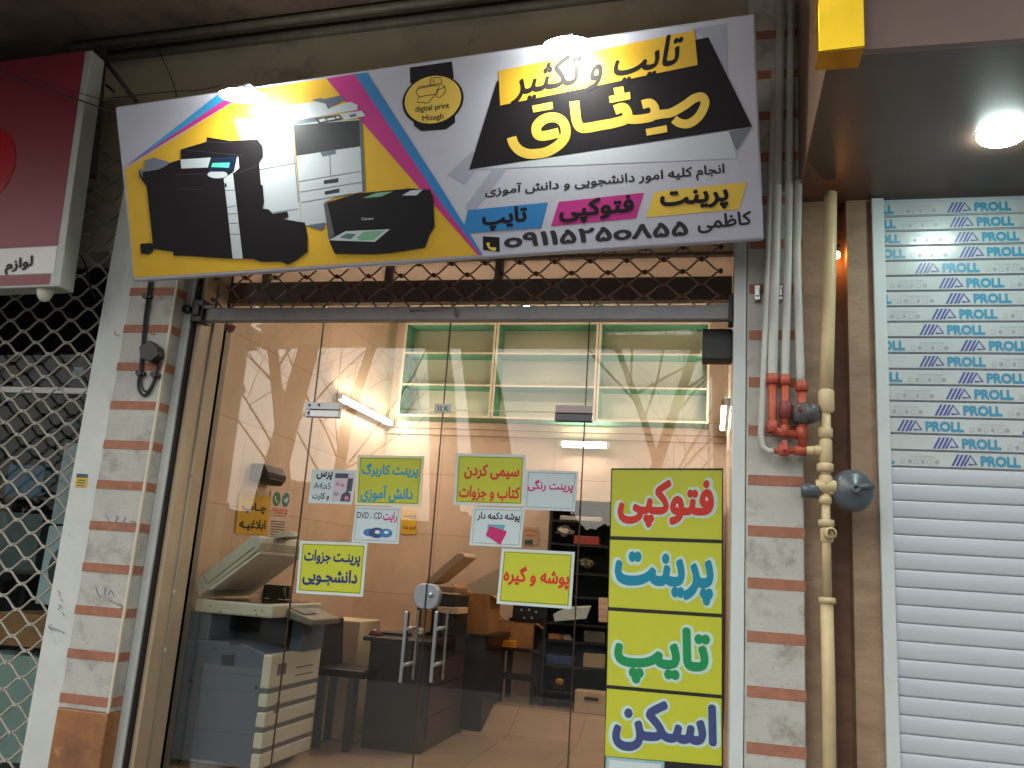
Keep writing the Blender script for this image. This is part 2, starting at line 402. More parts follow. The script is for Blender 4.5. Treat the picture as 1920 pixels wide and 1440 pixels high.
# ================================================================ shop building (upper wall, soffit, reveals)
bld = thing('shop_building', 'beige stone building front above the copy shop with dark stained soffit', 'building', (-1.7, 0, 0))
MB().box(-12, .47, .02, .35, 3.52, 5.35).build('upper_wall', beige_wall, bld)
b = MB()
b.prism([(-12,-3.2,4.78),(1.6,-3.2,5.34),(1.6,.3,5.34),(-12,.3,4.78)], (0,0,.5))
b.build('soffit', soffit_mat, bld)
b = MB()
b.tube([(-4.6,-.05,5.0),(.6,-.05,5.2)], .035, 8); b.tube([(-4.6,-.16,5.04),(.6,-.16,5.24)], .03, 8)
b.build('eaves_pipe', mat('dull_pipe', (108,98,86), .55, .3, 10), bld)
MB().box(-3.34, -3.30, .0, .30, 0, 3.54).build('reveal', cream_tile, bld)
b = MB(); b.tube([(-3.293,.13,FZ),(-3.293,.13,3.3)], .007, 8)
for z in (.9, 1.25, 2.0, 2.75): b.tube([(-3.292,.13,z-.02),(-3.292,.13,z+.02)], .0095, 8)
b.build('wall_conduit', mat('conduit_cream', (184,178,160), .5), bld)
MB().box(-3.34, -3.30, .27, .36, FZ, 3.54).build('frame_post', mat('post_grey', (150,140,126), .45, .15, 8), bld)
for x0, x1 in ((-3.8,-3.34),(.17,.46)): MB().box(x0, x1, .36, .42, 0, 5.3).build('inner_pier', cream_tile, bld)

# interior shell
iw = MB().box(-3.56, -3.42, .37, 3.9, 0, 4.9).build('interior_wall', peach_wall, label='peach tiled side wall inside the shop carrying a bright tube light', cat='wall')
iw = MB().box(-3.42, .27, 3.75, 3.9, 0, 4.9).build('interior_wall', peach_back, label='peach back wall of the shop under the green backed cabinets', cat='wall')
iw = MB().box(.13, .27, .36, 3.75, 0, 4.9).build('interior_wall', peach_wall, label='side wall inside the shop behind the column of yellow posters', cat='wall')
MB().box(-3.42, .13, .36, 3.75, 4.42, 4.55).build('shop_ceiling', ceiling_mat, kind='structure')
b = MB()
for i, z in enumerate((2.90, 2.97)): b.box(-3.42, .13, 3.728-.006*i, 3.749, z, z+.055)
b.build('cornice_strip', peach_wall, label='peach stepped moulding on the back wall under the cabinets', cat='moulding')

# ================================================================ striped pillars
def pillar(x0, x1, y1, label, strip, mark):
    p = thing('striped_pillar', label, 'pillar', ((x0+x1)/2, (y1-.16)/2, 0), 'striped pillars beside the shop front')
    MB().box(x0, x1, -.16, y1, .56 if strip else 0, 3.98 if strip else 5.2).build('pillar_shaft', pillar_white, p, .008)
    if strip: MB().box(x0-.004, x1+.004, -.166, y1, 0, .56).build('stone_base', base_brown, p, .01)
    for k in range(17):
        z = 3.94-.2535*k if strip else 4.735-.2635*k
        if z < .6: break
        d = .0025
        MB().box(x0-d if strip else x0+.012, x1+d, -.16-d, y1-.002, z-.054, z).build('brick_band', band_red, p)
    return p
pl = pillar(-3.75, -3.41, .03, 'white striped pillar with brown stone base and black cable box', True, True)
pr = pillar(.171, .462, .30, 'white striped pillar behind the white and orange gas pipes', False, False)
MB().box(-3.955, -3.752, -.15, .05, 0, 4.4).build('corner_post', white_paint, bevel=.006, label='plain white steel post with small yellow sticker beside mesh gate', cat='post')
# corner bead of the left pillar and old pen scribbles
MB().box(-3.418, -3.404, -.166, -.152, .56, 3.95).build('corner_bead', mat('bead', (206,200,180), .5), pl)
def front(yy):
    return lambda px, py, off: at(px, py, yy-off)
b = MB(); fn = front(-.1635)
for pth in ([(199,967),(203,974),(206,981)], [(209,979),(210,983)], [(216,968),(222,970),(217,977),(221,984)], [(232,968),(236,972),(231,976),(236,981)], [(216,994),(228,990),(240,985),(253,980)], [(243,978),(254,979),(249,988)],
            [(179,1101),(182,1108),(184,1117)], [(187,1116),(188,1119)], [(195,1103),(199,1104),(196,1110),(198,1116)], [(203,1116),(207,1106),(214,1118)], [(205,1126),(216,1131),(230,1138)], [(224,1131),(231,1139),(222,1141)],
            [(108,1107),(112,1112),(110,1118)], [(113,1122),(117,1128)], [(108,1133),(114,1138),(108,1144)], [(116,1148),(121,1155)], [(121,1187),(108,1181),(92,1176)], [(97,1170),(91,1176),(99,1182)]):
    put_stroke(b, pth, 1.5, fn)
b.build('pen_marks', ink_grey, pl)

# sticker on the post
b = MB(); f2 = front(-.153)
q = [(144,888),(165,889),(162,914),(140,913)]
b.poly([f2(x, y, 0) for x, y in q], 0)
b.poly([f2(x, y, .0006) for x, y in [(144,888),(165,889),(164,896),(143,895)]], 1)
put_stroke(b, [(146,900),(160,901)], 3, f2, 2, off=.0006); put_stroke(b, [(144,905),(159,906)], 2, f2, 3, off=.0006); put_stroke(b, [(144,910),(158,911)], 1.6, f2, 3, off=.0006)
b.build('phone_sticker', [paper_ochre, mat('sticker_blue', (60,78,90), .5), ink_green, ink_navy], label='small yellow and blue sticker on the white steel post', cat='sticker')

# ---------------------------------------------------------------- black cable box on the left pillar
cb = thing('junction_box', 'black tilted junction box with looped cables on striped pillar', 'junction box', at(290,662,-.16))
c0 = at(289,662,-.2); s = .062
hexp = [at(x, y, -.165) for x, y in ((273,655),(293,643),(307,655),(310,671),(294,683),(276,677))]
MB().prism(hexp, (0,-.07,0)).build('box_body', black_plastic, cb, .006)
b = MB()
def onp(px, py, y=-.175): return at(px, py, y)
b.tube([onp(*p) for p in smooth_path([(281,525),(276,560),(270,610),(266,660),(262,700),(259,720),(262,735),(270,741),(280,734),(288,718),(294,700),(295,682)], 4)], .0085, 8)
b.tube([onp(*p) for p in smooth_path([(286,525),(280,565),(274,612),(269,660),(265,700),(264,716),(268,730),(276,734),(284,722),(291,704),(296,684)], 4)], .006, 8)
b.build('cable', black_cable, cb)
for p in ((276,556),(264,700),(292,703)):
    b = MB(); c = onp(*p); b.obox(c, (.032,0,-.004), (0,.014,0), (0,0,.012)); b.obox(c+Vector((0,-.012,0)), (.016,0,0), (0,.01,0), (0,0,.018))
    b.build('cable_clip', black_plastic, cb, .003)
for i, pth in enumerate(([(216,620),(215,626),(219,630),(224,627)], [(284,620),(284,626),(288,628),(291,625)])):
    b = MB(); b.tube([at(x, y, -.17-.012*(k in (0, 1))) for k, (x, y) in enumerate(pth)], .0025, 6)
    b.build('wall_hook', rust, label=('small rusty hook at the outer edge of the striped pillar', 'small rusty hook beside the black cable on pillar')[i], cat='hook', group='small hooks on the pillar')

# ---------------------------------------------------------------- gate guide rails
g = thing('guide_rail', 'worn white guide rail with black rubber edge left of the glass', 'guide rail', (-3.37, 0, 0))
MB().box(-3.408, -3.352, -.05, .035, 0, 3.5).build('channel', white_paint, g, .003)
MB().box(-3.350, -3.332, -.035, .03, 0, 3.5).build('rubber_edge', black_rubber, g, .003)
g = thing('guide_rail', 'clean white guide rail between the glass and the striped pillar', 'guide rail', (.135, -.1, 0))
MB().box(.102, .168, -.165, .29, 0, 4.4).build('channel', steel_white, g, .004)

# ================================================================ rolled up diamond grille
def lattice_mesh(x0, x1, z0, z1, wx, hz, y, r, seed=1, rivet=None, wav=.12):
    b = MB(); rv = MB(); nx = int((x1-x0)/wx)+2; nz = int((z1-z0)/hz)+2
    def seg(p, q):
        pts = []
        for k in range(5):
            t = k/4; a = wav*math.sin(2*math.pi*t)
            pts.append((p[0]+(q[0]-p[0])*t, y+.006*math.sin(math.pi*t), p[1]+(q[1]-p[1])*t - a*hz*.5*(1 if q[1] > p[1] else -1)))
        pts = [(px, py, pz) for px, py, pz in pts]
        b.tube(pts, r, 5, caps=False)
    for i in range(-1, nx):
        for j in range(-1, nz):
            x = x0+i*wx; z = z0+j*hz
            A = (x, z+hz/2); B = (x+wx/2, z+hz); Cc = (x+wx/2, z); D = (x+wx, z+hz/2)
            for p, q in ((A, B), (A, Cc), (B, D), (Cc, D)):
                if all(x0-.02 <= e[0] <= x1+.02 and z0-.01 <= e[1] <= z1+.01 for e in (p, q)): seg(p, q)
            for e in (A, B):
                if rivet and x0 <= e[0] <= x1 and z0 <= e[1] <= z1:
                    rv.lathe([(0,-.012),(rivet,-.011),(rivet,.012),(0,.013)], (e[0], y, e[1]), (0,1,0), 8)
    return b, rv
gr = thing('roller_grille', 'raised brown diamond mesh grille with a long grey bottom bar', 'security grille', (-1.6, 0, 3.0))
lb, rv = lattice_mesh(-3.24, .075, 3.075, 3.95, .218, .148, 0, .0062, rivet=.013)
lb.add(rv.v, rv.f, 1); lb.build('diamond_mesh', [lattice_mat, rust], gr)
MB().box(-3.262, .085, -.03, .035, 2.995, 3.083).build('bottom_bar', grey_bar, gr, .008)
b = MB(); hx0, hx1 = at(770,597,-.03).x, at(856,592,-.03).x
b.tube([(hx0,-.03,3.055),(hx0,-.06,3.055),(hx0,-.06,3.06),(hx1,-.06,3.06),(hx1,-.06,3.02),(hx1,-.03,3.02)], .008, 6)
b.build('pull_handle', mat('handle_rose', (150,130,130), .4), gr)
b = MB(); b.box(-3.345, -3.262, -.06, .05, 2.98, 3.13); b.box(-3.325, -3.28, -.075, -.06, 3.02, 3.09)
b.lathe([(0,-.02),(.03,-.02),(.03,.01),(0,.01)], (-3.375,-.06,3.06), (0,1,0), 12)
b.build('end_bracket', black_plastic, gr, .004)
b = MB(); b.box(.075, .101, -.06, .06, 2.97, 3.14); b.box(-.07, .10, .12, .25, 2.80, 2.985)
b.build('end_bracket', black_plastic, gr, .006)

# ================================================================ transom window above the doors
tw = thing('transom_window', 'dark framed transom window of frosted panes behind the diamond mesh', 'window', (-1.6, .3, 3.2))
b = MB(); b.box(-3.30, .10, .27, .34, 3.212, 3.365)
b.box(-3.30, .10, .26, .34, 3.50, 3.53)
for px in (505, 733, 938): x = at(px, 505, .3).x; b.box(x-.026, x+.026, .262, .338, 3.365, 3.50)
x = at(1365, 505, .3).x
b.build('window_frame', dark_frame, tw, .004)
frost = bpy.data.materials.new('frosted_glass'); frost.use_nodes = True; ft = frost.node_tree; ft.nodes.clear()
fo_ = ft.nodes.new('ShaderNodeOutputMaterial'); fm = ft.nodes.new('ShaderNodeMixShader'); fm.inputs[0].default_value = .3
fa_ = ft.nodes.new('ShaderNodeBsdfTranslucent'); fa_.inputs[0].default_value = lin((250,240,230)); fb_ = ft.nodes.new('ShaderNodeBsdfPrincipled')
fb_.inputs['Base Color'].default_value = lin((214,196,184)); fb_.inputs['Roughness'].default_value = .35
fn_ = ft.nodes.new('ShaderNodeTexNoise'); fn_.inputs['Scale'].default_value = 130; fp_ = ft.nodes.new('ShaderNodeBump'); fp_.inputs['Strength'].default_value = .3
ft.links.new(fn_.outputs[0], fp_.inputs['Height']); ft.links.new(fp_.outputs[0], fb_.inputs['Normal']); ft.links.new(fp_.outputs[0], fa_.inputs['Normal'])
ft.links.new(fa_.outputs[0], fm.inputs[1]); ft.links.new(fb_.outputs[0], fm.inputs[2]); ft.links.new(fm.outputs[0], fo_.inputs[0])
MB().box(-3.30, .10, .296, .304, 3.365, 3.50).build('frosted_pane', frost, tw)

# ================================================================ glass front
S1, S2, S3, GX0, GX1, DT = -2.575, -1.677, -.765, -3.301, .10, 2.50
def pane(mbname, x0, x1, z0, z1, parent):
    MB().box(x0, x1, .300, .308, z0, z1).build(mbname, glass, parent)
def edge(x, z0, z1, parent, wdt=.0035):
    MB().box(x-wdt, x+wdt, .2985, .3095, z0, z1).build('edge_seam', glass_edge, parent)
gt = thing('glass_panel', 'tall fixed glass pane beside the copier at the left', 'glass panel', (-2.93,.3,FZ)); pane('pane', GX0, S1-.004, FZ, 3.213, gt); edge(S1, FZ, 3.213, gt)
gt = thing('glass_panel', 'fixed glass pane carrying the column of large yellow posters', 'glass panel', (-.33,.3,FZ)); pane('pane', S3+.004, GX1, FZ, 3.213, gt); edge(S3, FZ, 3.213, gt)
gt = thing('glass_panel', 'upper glass pane above the two doors before the green cabinets', 'glass panel', (-1.67,.3,DT)); pane('pane', S1+.004, S2-.004, DT+.004, 3.213, gt); pane('pane', S2+.004, S3-.004, DT+.004, 3.213, gt); edge(S2, DT, 3.213, gt)
dl = thing('glass_door', 'frameless glass door with the larger cluster of notices and left handle', 'door', (-2.12,.3,FZ), 'frameless glass doors')
pane('pane', S1+.006, S2-.004, FZ+.01, DT-.004, dl); edge(S2-.0, FZ, DT, dl)
dr = thing('glass_door', 'frameless glass door right of the round lock with green folder notice', 'door', (-1.22,.3,FZ), 'frameless glass doors')
pane('pane', S2+.004, S3-.006, FZ+.01, DT-.004, dr)
def handle(px, parent, ytop=1146, ybot=1281):
    a = at(px, ytop, .22); z0 = at(px, ybot, .22).z; x = a.x
    b = MB(); b.box(x-.016, x+.004, .20, .225, z0, a.z); b.box(x+.012, x+.024, .345, .37, z0+.005, a.z+.005); hb = b.build('pull_bar', chrome, parent, .004)
    MB().box(x+.004, x+.009, .206, .222, z0+.004, a.z-.004).build('bar_groove', black_plastic, hb)
    for z in (a.z-.10, z0+.10): MB().tube([(x+.004,.19,z),(x+.004,.37,z)], .011, 10).build('standoff', chrome, hb)
handle(766, dl); handle(822, dr)
for sgn, par in ((-1, dl), (1, dr)):
    c = at(800, 1118, .285); b = MB(); pts = [(c.x+sgn*.004, c.z-.075)]
    for k in range(13):
        an = -math.pi/2+math.pi*k/12; pts.append((c.x+sgn*(.02+.062*math.cos(an)), c.z+.075*math.sin(an)))
    pts.append((c.x+sgn*.004, c.z+.075))
    b.prism([(x, .272, z) for x, z in (pts if sgn > 0 else pts[::-1])], (0,.065,0))
    lk = b.build('lock_case', mat('lock_satin', (150,154,160), .4, metal=.5), par, .006)
    if sgn > 0:
        b = MB(); b.lathe([(0,-.012),(.014,-.012),(.016,0),(.02,.006)], (c.x+.03,.268,c.z+.012), (0,1,0), 16); b.build('lock_cylinder', chrome, lk)
def patch(px0, py0, px1, py1, pivot_left, parent, grey_first):
    a = at(px0, py0, .29); d = at(px1, py1, .29); zm = (a.z+d.z)/2
    lo = MB().box(a.x if not pivot_left else a.x+.035, d.x, .278, .33, d.z, zm-.004)
    lo.build('patch_fitting', chrome if pivot_left else chrome_dk, parent, .003)
    hi = MB().box(a.x, d.x, .28, .328, zm+.002, a.z)
    if pivot_left: hi.box(a.x, a.x+.032, .28, .328, d.z, zm+.002)
    hi.build('patch_fitting', mat('satin_alu', (206,206,210), .4, metal=.4) if pivot_left else mat('satin_rose', (176,160,160), .4, metal=.3), parent, .003)
    b = MB()
    for fx, fz in ((.12,.78),(.4,.8),(.12,.25)) if pivot_left else ():
        b.lathe([(0,0),(.008,0),(.008,.006)], (a.x+(d.x-a.x)*fx, .274, d.z+(a.z-d.z)*fz), (0,1,0), 10)
    if b.v: b.build('screw', chrome_dk, parent)
patch(575, 754, 635, 783, True, dl, True)
patch(1042, 760, 1110, 791, False, dr, False)
a = at(816, 757, .29); d = at(845, 773, .29)
lp = MB().box(a.x, d.x, .286, .30, d.z, a.z).build('clip_plate', mat('plate_white', (214,214,214), .4), dl, .002)
b = MB(); fn = front(.2855)
for pth in ([(822,761),(822,770)], [(828,761),(826,766),(829,771)], [(834,761),(834,770)], [(839,762),(836,766),(840,770)]): put_stroke(b, pth, 1.6, fn)
b.build('printed_code', ink_black, lp)

# ================================================================ notices on the glass
def notice(name, q, label, bgm, border, texts, extra=None, y=.2955, edge_w=.035, group='paper notices on the glass front', line=True):
    """q: photo corners TL TR BR BL on the glass plane; texts: (string, persian, bold, ink material, (u0, v0, u1, v1))"""
    P = [at(px, py, y) for px, py in q]
    def fn(u, v, off=0): return (P[0]*(1-u)*(1-v)+P[1]*u*(1-v)+P[2]*u*v+P[3]*(1-u)*v) + Vector((0,-off,0))
    e = edge_w; ev = e*1.35
    b = MB(); b.prism([fn(0,0), fn(0,1), fn(1,1), fn(1,0)], (0,.0008,0), 0)
    if border:
        b.add([fn(e,ev,.0005), fn(1-e,ev,.0005), fn(1-e,1-ev,.0005), fn(e,1-ev,.0005)], [(3,2,1,0)], 1)
        if line:
            for (u0,v0,u1,v1) in ((e*1.3,ev*1.3,1-e*1.3,ev*1.3+.008),(e*1.3,1-ev*1.3-.008,1-e*1.3,1-ev*1.3),(e*1.3,ev*1.3,e*1.3+.006,1-ev*1.3),(1-e*1.3-.006,ev*1.3,1-e*1.3,1-ev*1.3)):
                b.add([fn(u0,v0,.0009), fn(u1,v0,.0009), fn(u1,v1,.0009), fn(u0,v1,.0009)], [(3,2,1,0)], 2)
    mats = [border or bgm, bgm, ink_black]
    o = b.build(name, mats, label=label, cat='notice', group=group)
    for (s, fa, bold, ink, (u0,v0,u1,v1)) in texts:
        t = MB(); put_text(t, s, lambda u, v, l: fn(u0+(u1-u0)*u, v1+(v0-v1)*v, .0012+l*.0003), 0, bold, fa)
        t.build('lettering', ink, o)
    if extra: extra(o, fn)
    return o
def flat(fn, pts, off): return [fn(u, v, off) for u, v in pts]
def press_photo(o, fn):
    b = MB()
    b.poly(flat(fn, [(.53,.08),(.53,.92),(.95,.92),(.95,.08)], .001), 0)
    b.poly(flat(fn, [(.54,.1),(.54,.24),(.83,.24),(.83,.1)], .0014), 1); b.poly(flat(fn, [(.83,.24),(.83,.62),(.95,.62),(.95,.24)], .0014), 1)
    b.poly(flat(fn, [(.72,.92),(.74,.72),(.85,.6),(.94,.7),(.94,.92)], .0017), 1)
    for cx, cz, rr in ((.62,.42,.045),(.73,.45,.04),(.86,.82,.05)):
        b.poly(flat(fn, [(cx+rr*math.cos(-k*.628), cz+rr*1.3*math.sin(-k*.628)) for k in range(10)], .002), 2)
    put_stroke(b, [(.56,.66),(.60,.71),(.56,.76)], .02, lambda u, v, off: fn(u, v, .002), 1); put_stroke(b, [(.62,.66),(.66,.71),(.62,.76)], .02, lambda u, v, off: fn(u, v, .002), 1)
    b.build('sample_photo', [mat('photo_pink', (206,196,206), .5), mat('photo_slate', (70,74,92), .5), mat('photo_rose', (206,130,150), .5)], o)
notice('paper_notice', [(585,880),(669,882),(660,946),(578,943)], 'pale blue notice with a sample photo, offering pressing of cards', paper_white, None,
       [('پرس', True, .03, ink_black, (.12,.05,.48,.32)), ('A4,a5', False, .01, ink_grey, (.08,.39,.47,.60)), ('و کارت', True, .02, ink_black, (.08,.68,.46,.92))], press_photo)
notice('paper_notice', [(671,853),(796,855),(788,950),(665,947)], 'yellow notice with two lines of light blue lettering', paper_yellow, mat('paper_pale', (226,228,196), .6),
       [('پرینت کاربرگ', True, .035, ink_cyan, (.08,.16,.93,.46)), ('دانش آموزی', True, .035, ink_cyan, (.08,.6,.88,.93))])
notice('paper_notice', [(856,850),(986,853),(982,950),(850,946)], 'yellow notice with two lines of red lettering', paper_yellow, paper_white,
       [('سیمی کردن', True, .035, ink_red, (.13,.2,.92,.5)), ('کتاب و جزوات', True, .035, ink_red, (.07,.62,.94,.92))])
notice('paper_notice', [(987,881),(1084,884),(1078,959),(982,955)], 'pale blue notice with one line of magenta lettering', paper_white, paper_white,
       [('پرینت رنگی', True, .03, ink_mag, (.05,.24,.93,.56))])
def discs(o, fn):
    b = MB(); g = lambda u, v, off: fn(u, v, .002)
    for k, (cx, cz, rr, mi) in enumerate(((.34,.74,.17,0),(.36,.72,.13,1),(.52,.72,.17,2),(.54,.70,.06,0),(.72,.72,.14,1),(.73,.70,.05,0))):
        b.poly(flat(fn, [(cx+rr*math.cos(-j*.393), cz+rr*.85*math.sin(-j*.393)) for j in range(16)], .0014+.0004*k), mi)
    b.build('disc_picture', [mat('disc_white', (214,226,236), .4), mat('disc_blue', (60,120,176), .4), mat('disc_navy', (44,70,120), .4)], o)
notice('paper_notice', [(667,949),(752,951),(747,1020),(659,1016)], 'pale blue notice with red and navy lettering above blue discs', paper_white, paper_white,
       [('DVD ، CD', False, .012, ink_navy, (.06,.16,.6,.34)), ('رایت', True, .03, ink_mag, (.63,.12,.93,.44))], discs)
def folders(o, fn):
    b = MB()
    b.poly(flat(fn, [(.32,.44),(.32,.78),(.6,.78),(.66,.44)], .0013), 0); b.poly(flat(fn, [(.36,.48),(.30,.72),(.6,.9),(.70,.6)], .0017), 1)
    b.poly(flat(fn, [(.40,.50),(.32,.74),(.60,.96),(.70,.64)], .0021), 1)
    b.build('folder_picture', [mat('folder_teal', (90,170,186), .4), mat('folder_pink', (196,30,110), .4)], o)
notice('paper_notice', [(887,950),(984,953),(977,1027),(880,1022)], 'pale blue notice showing a pink folder under black lettering', paper_white, paper_white,
       [('پوشه دکمه دار', True, .03, ink_black, (.1,.12,.93,.38))], folders)
notice('paper_notice', [(563,1014),(689,1018),(680,1119),(555,1112)], 'yellow notice with two lines of navy lettering near the copier', paper_yellow, paper_white,
       [('پرینـت جزوات', True, .035, ink_navy, (.08,.16,.92,.46)), ('دانشجـویی', True, .035, ink_navy, (.08,.52,.9,.84))])
notice('paper_notice', [(941,1028),(1078,1035),(1071,1142),(931,1132)], 'yellow notice with a single line of red lettering', paper_yellow, paper_white,
       [('پوشه و گیره', True, .035, ink_red, (.06,.3,.95,.68))])

# tall column of big posters: yellow sheets with outlined lettering on a black backing
def poster(q, s, ink, label, tb):
    P = [at(px, py, .2955) for px, py in q]
    def fn(u, v, off=0): return (P[0]*(1-u)*(1-v)+P[1]*u*(1-v)+P[2]*u*v+P[3]*(1-u)*v) + Vector((0,-off,0))
    o = MB().prism([fn(0,0), fn(0,1), fn(1,1), fn(1,0)], (0,.001,0)).build('yellow_poster', paper_yellow, label=label, cat='poster', group='large yellow posters on the glass')
    u0, v0, u1, v1 = tb
    b = MB(); put_text(b, s, lambda u, v, l: fn(u0-.035+(u1-u0+.07)*u, v1+.04+(v0-v1-.08)*v, .0008+.0002*l), 0, .085, True, nd=14)
    b.build('lettering_outline', mat('outline_white', (196,224,214), .5), o)
    b = MB(); put_text(b, s, lambda u, v, l: fn(u0+(u1-u0)*u, v1+(v0-v1)*v, .0030+.0003*l), 0, .042, True); b.build('lettering', ink, o)
P4 = [at(px, py, .2968) for px, py in ((1146,878),(1356,878),(1356,1500),(1131,1500))]
MB().prism([P4[0], P4[3], P4[2], P4[1]], (0,.002,0)).build('poster_backing', board_black, label='tall black backing board behind the yellow posters', cat='board')
poster([(1148,881),(1354,882),(1353,1012),(1145,1005)], 'فتوکپی', ink_red, 'top yellow poster of the column, red outlined lettering', (.06,.14,.93,.86))
poster([(1144,1012),(1353,1019),(1353,1151),(1141,1138)], 'پرینت', ink_teal, 'yellow poster in the column with teal lettering', (.05,.16,.93,.9))
poster([(1141,1145),(1353,1158),(1353,1303),(1138,1284)], 'تایپ', ink_green, 'yellow poster in the column with green lettering', (.06,.16,.9,.95))
poster([(1138,1291),(1353,1310),(1353,1436),(1134,1417)], 'اسکن', ink_slate, 'yellow poster in the column with slate blue lettering', (.06,.1,.96,.9))
notice('paper_notice', [(1136,1418),(1246,1428),(1243,1500),(1133,1490)], 'pale blue notice cut off under the bottom yellow poster', paper_white, mat('paper_teal', (130,180,186), .6),
       [('قیمت', True, .03, ink_black, (.25,.3,.8,.8))], y=.2935)

# ================================================================ the big banner sign
BL, BR, TR, TL = at(250,528,-.49), at(1430,450,-.49), at(1415,25,-.83), at(215,200,-.83)
SN = ((BR-BL).cross(TL-BL)+(BR-TR).cross(TL-TR)*-1).normalized()
if SN.y > 0: SN = -SN
SO = (BL+BR+TR+TL)/4
def S(px, py, off=0):
    d = ray(px, py); t = (SO-CP).dot(SN)/d.dot(SN); return CP+d*t+SN*off
sg = thing('banner_sign', 'wide tilted white and yellow banner sign picturing copiers, black and gold lettering', 'sign', (BL+BR)/2)
b = MB(); b.prism([S(215,200), S(250,528), S(1432,449), S(1416,24)], -SN*.11)
b.build('banner_box', banner_white, sg, .012)
for px, py in ((330,210),(760,140),(1180,80)):
    p = S(px, py, -.12); MB().tube([p, Vector((p.x, .02, p.z+.05))], .018, 6).build('wall_bracket', rust, sg); b = MB(); q_ = S(px, py+240, -.12); b.tube([q_, Vector((q_.x, .02, q_.z+.1))], .018, 6)
    b.build('wall_bracket', rust, sg)
AL = [0]
def art(name, polys, m, lift):
    b = MB()
    for i, p in enumerate(polys): b.poly([S(x, y, lift+.00025*i) for x, y in p])
    return b.build(name, m, sg)
def zz(k, ox, oy, pts): return [(ox+x*k, oy+y*k) for x, y in pts]
L0 = .0012
art('yellow_field', [[(234,317),(252,521),(896,478),(830,402),(674,223),(612,147),(476,167)]], banner_yellow, L0)
art('cyan_stripe', [[(233,314),(444,172),(409,177)]], banner_cyan, L0+.0004)
art('magenta_stripe', [[(233,314),(476,167),(444,172)], [(612,147),(674,223),(830,402),(896,478),(902,478),(830,384),(665,139)]], banner_mag, L0+.0008)
art('blue_stripe', [[(665,139),(830,384),(902,478),(905,477),(830,356),(688,136)]], banner_blue, L0+.0012)
# grey ribbon shadows and the black ribbon
art('grey_shadow_band', [[(1296,54),(1362,44),(1364,142),(1326,76)]], banner_grey, L0); art('grey_shadow_band', [[(840,326),(886,284),(906,300),(873,346)]], banner_grey, L0); art('grey_shadow_band', [[(872,388),(936,300),(964,298),(884,404)]], banner_grey, L0)
art('grey_fold', [[(880,318),(1368,246),(1382,297)]], banner_grey2, L0+.0003)
art('slate_fold', [[(1366,247),(1410,237),(1381,282)]], banner_slate, L0+.0007)
art('black_ribbon', [[(932,152),(1328,70),(1410,237),(880,318)]], banner_black, L0+.0012)
art('yellow_ribbon', [[(935,133),(1302,57),(1308,122),(938,198)]], banner_yellow, L0+.002)
b = MB(); put_text(b, 'تایپ و تکثیر', quadmap([(966,120),(1284,60),(1266,146),(956,208)], lambda x, y, o: S(x, y, L0+.003+o)), 0, .022); b.build('lettering', banner_black, sg)
b = MB(); k = 440/1920; fs = lambda x, y, off: S(x, y, L0+.0024+off)
LW = 80*k
put_stroke(b, zz(k,920,130,[(172,556),(190,610),(235,662),(300,690),(370,692),(460,676),(550,625),(605,560),(614,490),(590,430),(540,398),(480,396),(420,420),(378,470),(380,525),(410,545),(470,540),(560,518)]), LW, fs)
put_stroke(b, zz(k,920,130,[(685,262),(694,350),(706,430),(735,475),(790,480),(900,460),(1010,440),(1105,408),(1118,360),(1085,315),(1015,335)]), LW, fs, off=.0003)
put_stroke(b, zz(k,920,130,[(1090,405),(1170,412),(1250,405),(1325,385),(1345,330),(1310,278),(1240,290)]), LW*.9, fs, off=.0006)
put_stroke(b, zz(k,920,130,[(1310,385),(1400,368),(1480,355),(1580,300),(1670,238),(1735,230),(1752,290),(1700,390),(1620,445),(1545,440),(1500,408)]), LW*.9, fs, off=.0009)
for j, p in enumerate(([(1005,155),(1085,140),(1095,192),(1015,210)], [(968,222),(1140,186),(1145,245),(975,278)], [(1268,490),(1440,458),(1447,515),(1278,545)], [(340,300),(505,268),(512,325),(350,355)])):
    b.poly([fs(x, y, .0012+.0002*j) for x, y in zz(k,920,130,p)])
b.build('shop_name', banner_gold, sg)
b = MB(); put_text(b, 'انجام کلیه امور دانشجویی و دانش آموزی', quadmap([(910,349),(1358,303),(1359,334),(909,374)], lambda x, y, o: S(x, y, L0+o)), 0, .025); b.build('lettering', ink_black, sg)
kk = 570/1920
for nm, p, mm in (('blue_panel', [(60,350),(565,302),(522,460),(25,497)], banner_blue), ('magenta_panel', [(632,298),(1170,240),(1120,402),(583,452)], banner_mag), ('gold_panel', [(1235,235),(1822,172),(1770,345),(1185,396)], banner_gold)):
    art(nm, [zz(kk,860,290,p)], mm, L0+.0016 if nm == 'blue_panel' else L0)
for s, q in (('تایپ', [(148,345),(432,318),(436,462),(150,490)]), ('فتوکپی', [(632,290),(1106,250),(1108,400),(636,442)]), ('پرینت', [(1270,238),(1703,200),(1706,340),(1274,374)])):
    b = MB(); put_text(b, s, quadmap(zz(kk,860,290,q), lambda x, y, o: S(x, y, L0+.0026+o)), 0, .035); b.build('lettering', banner_black, sg)
b = MB(); put_text(b, 'o۹۱۱۵۲۵o۸۵۵', quadmap(zz(kk,860,290,[(285,500),(1450,415),(1450,512),(285,592)]), lambda x, y, o: S(x, y, L0+o)), 0, .035, False); b.build('phone_number', ink_black, sg)
b = MB(); put_text(b, 'کاظمی', quadmap(zz(kk,860,290,[(1505,384),(1846,352),(1856,466),(1510,502)]), lambda x, y, o: S(x, y, L0+o)), 0, .03); b.build('lettering', ink_black, sg)
b = MB(); b.poly([S(x, y, L0) for x, y in zz(kk,860,290,[(152,515),(258,522),(260,615),(155,602)])], 0)
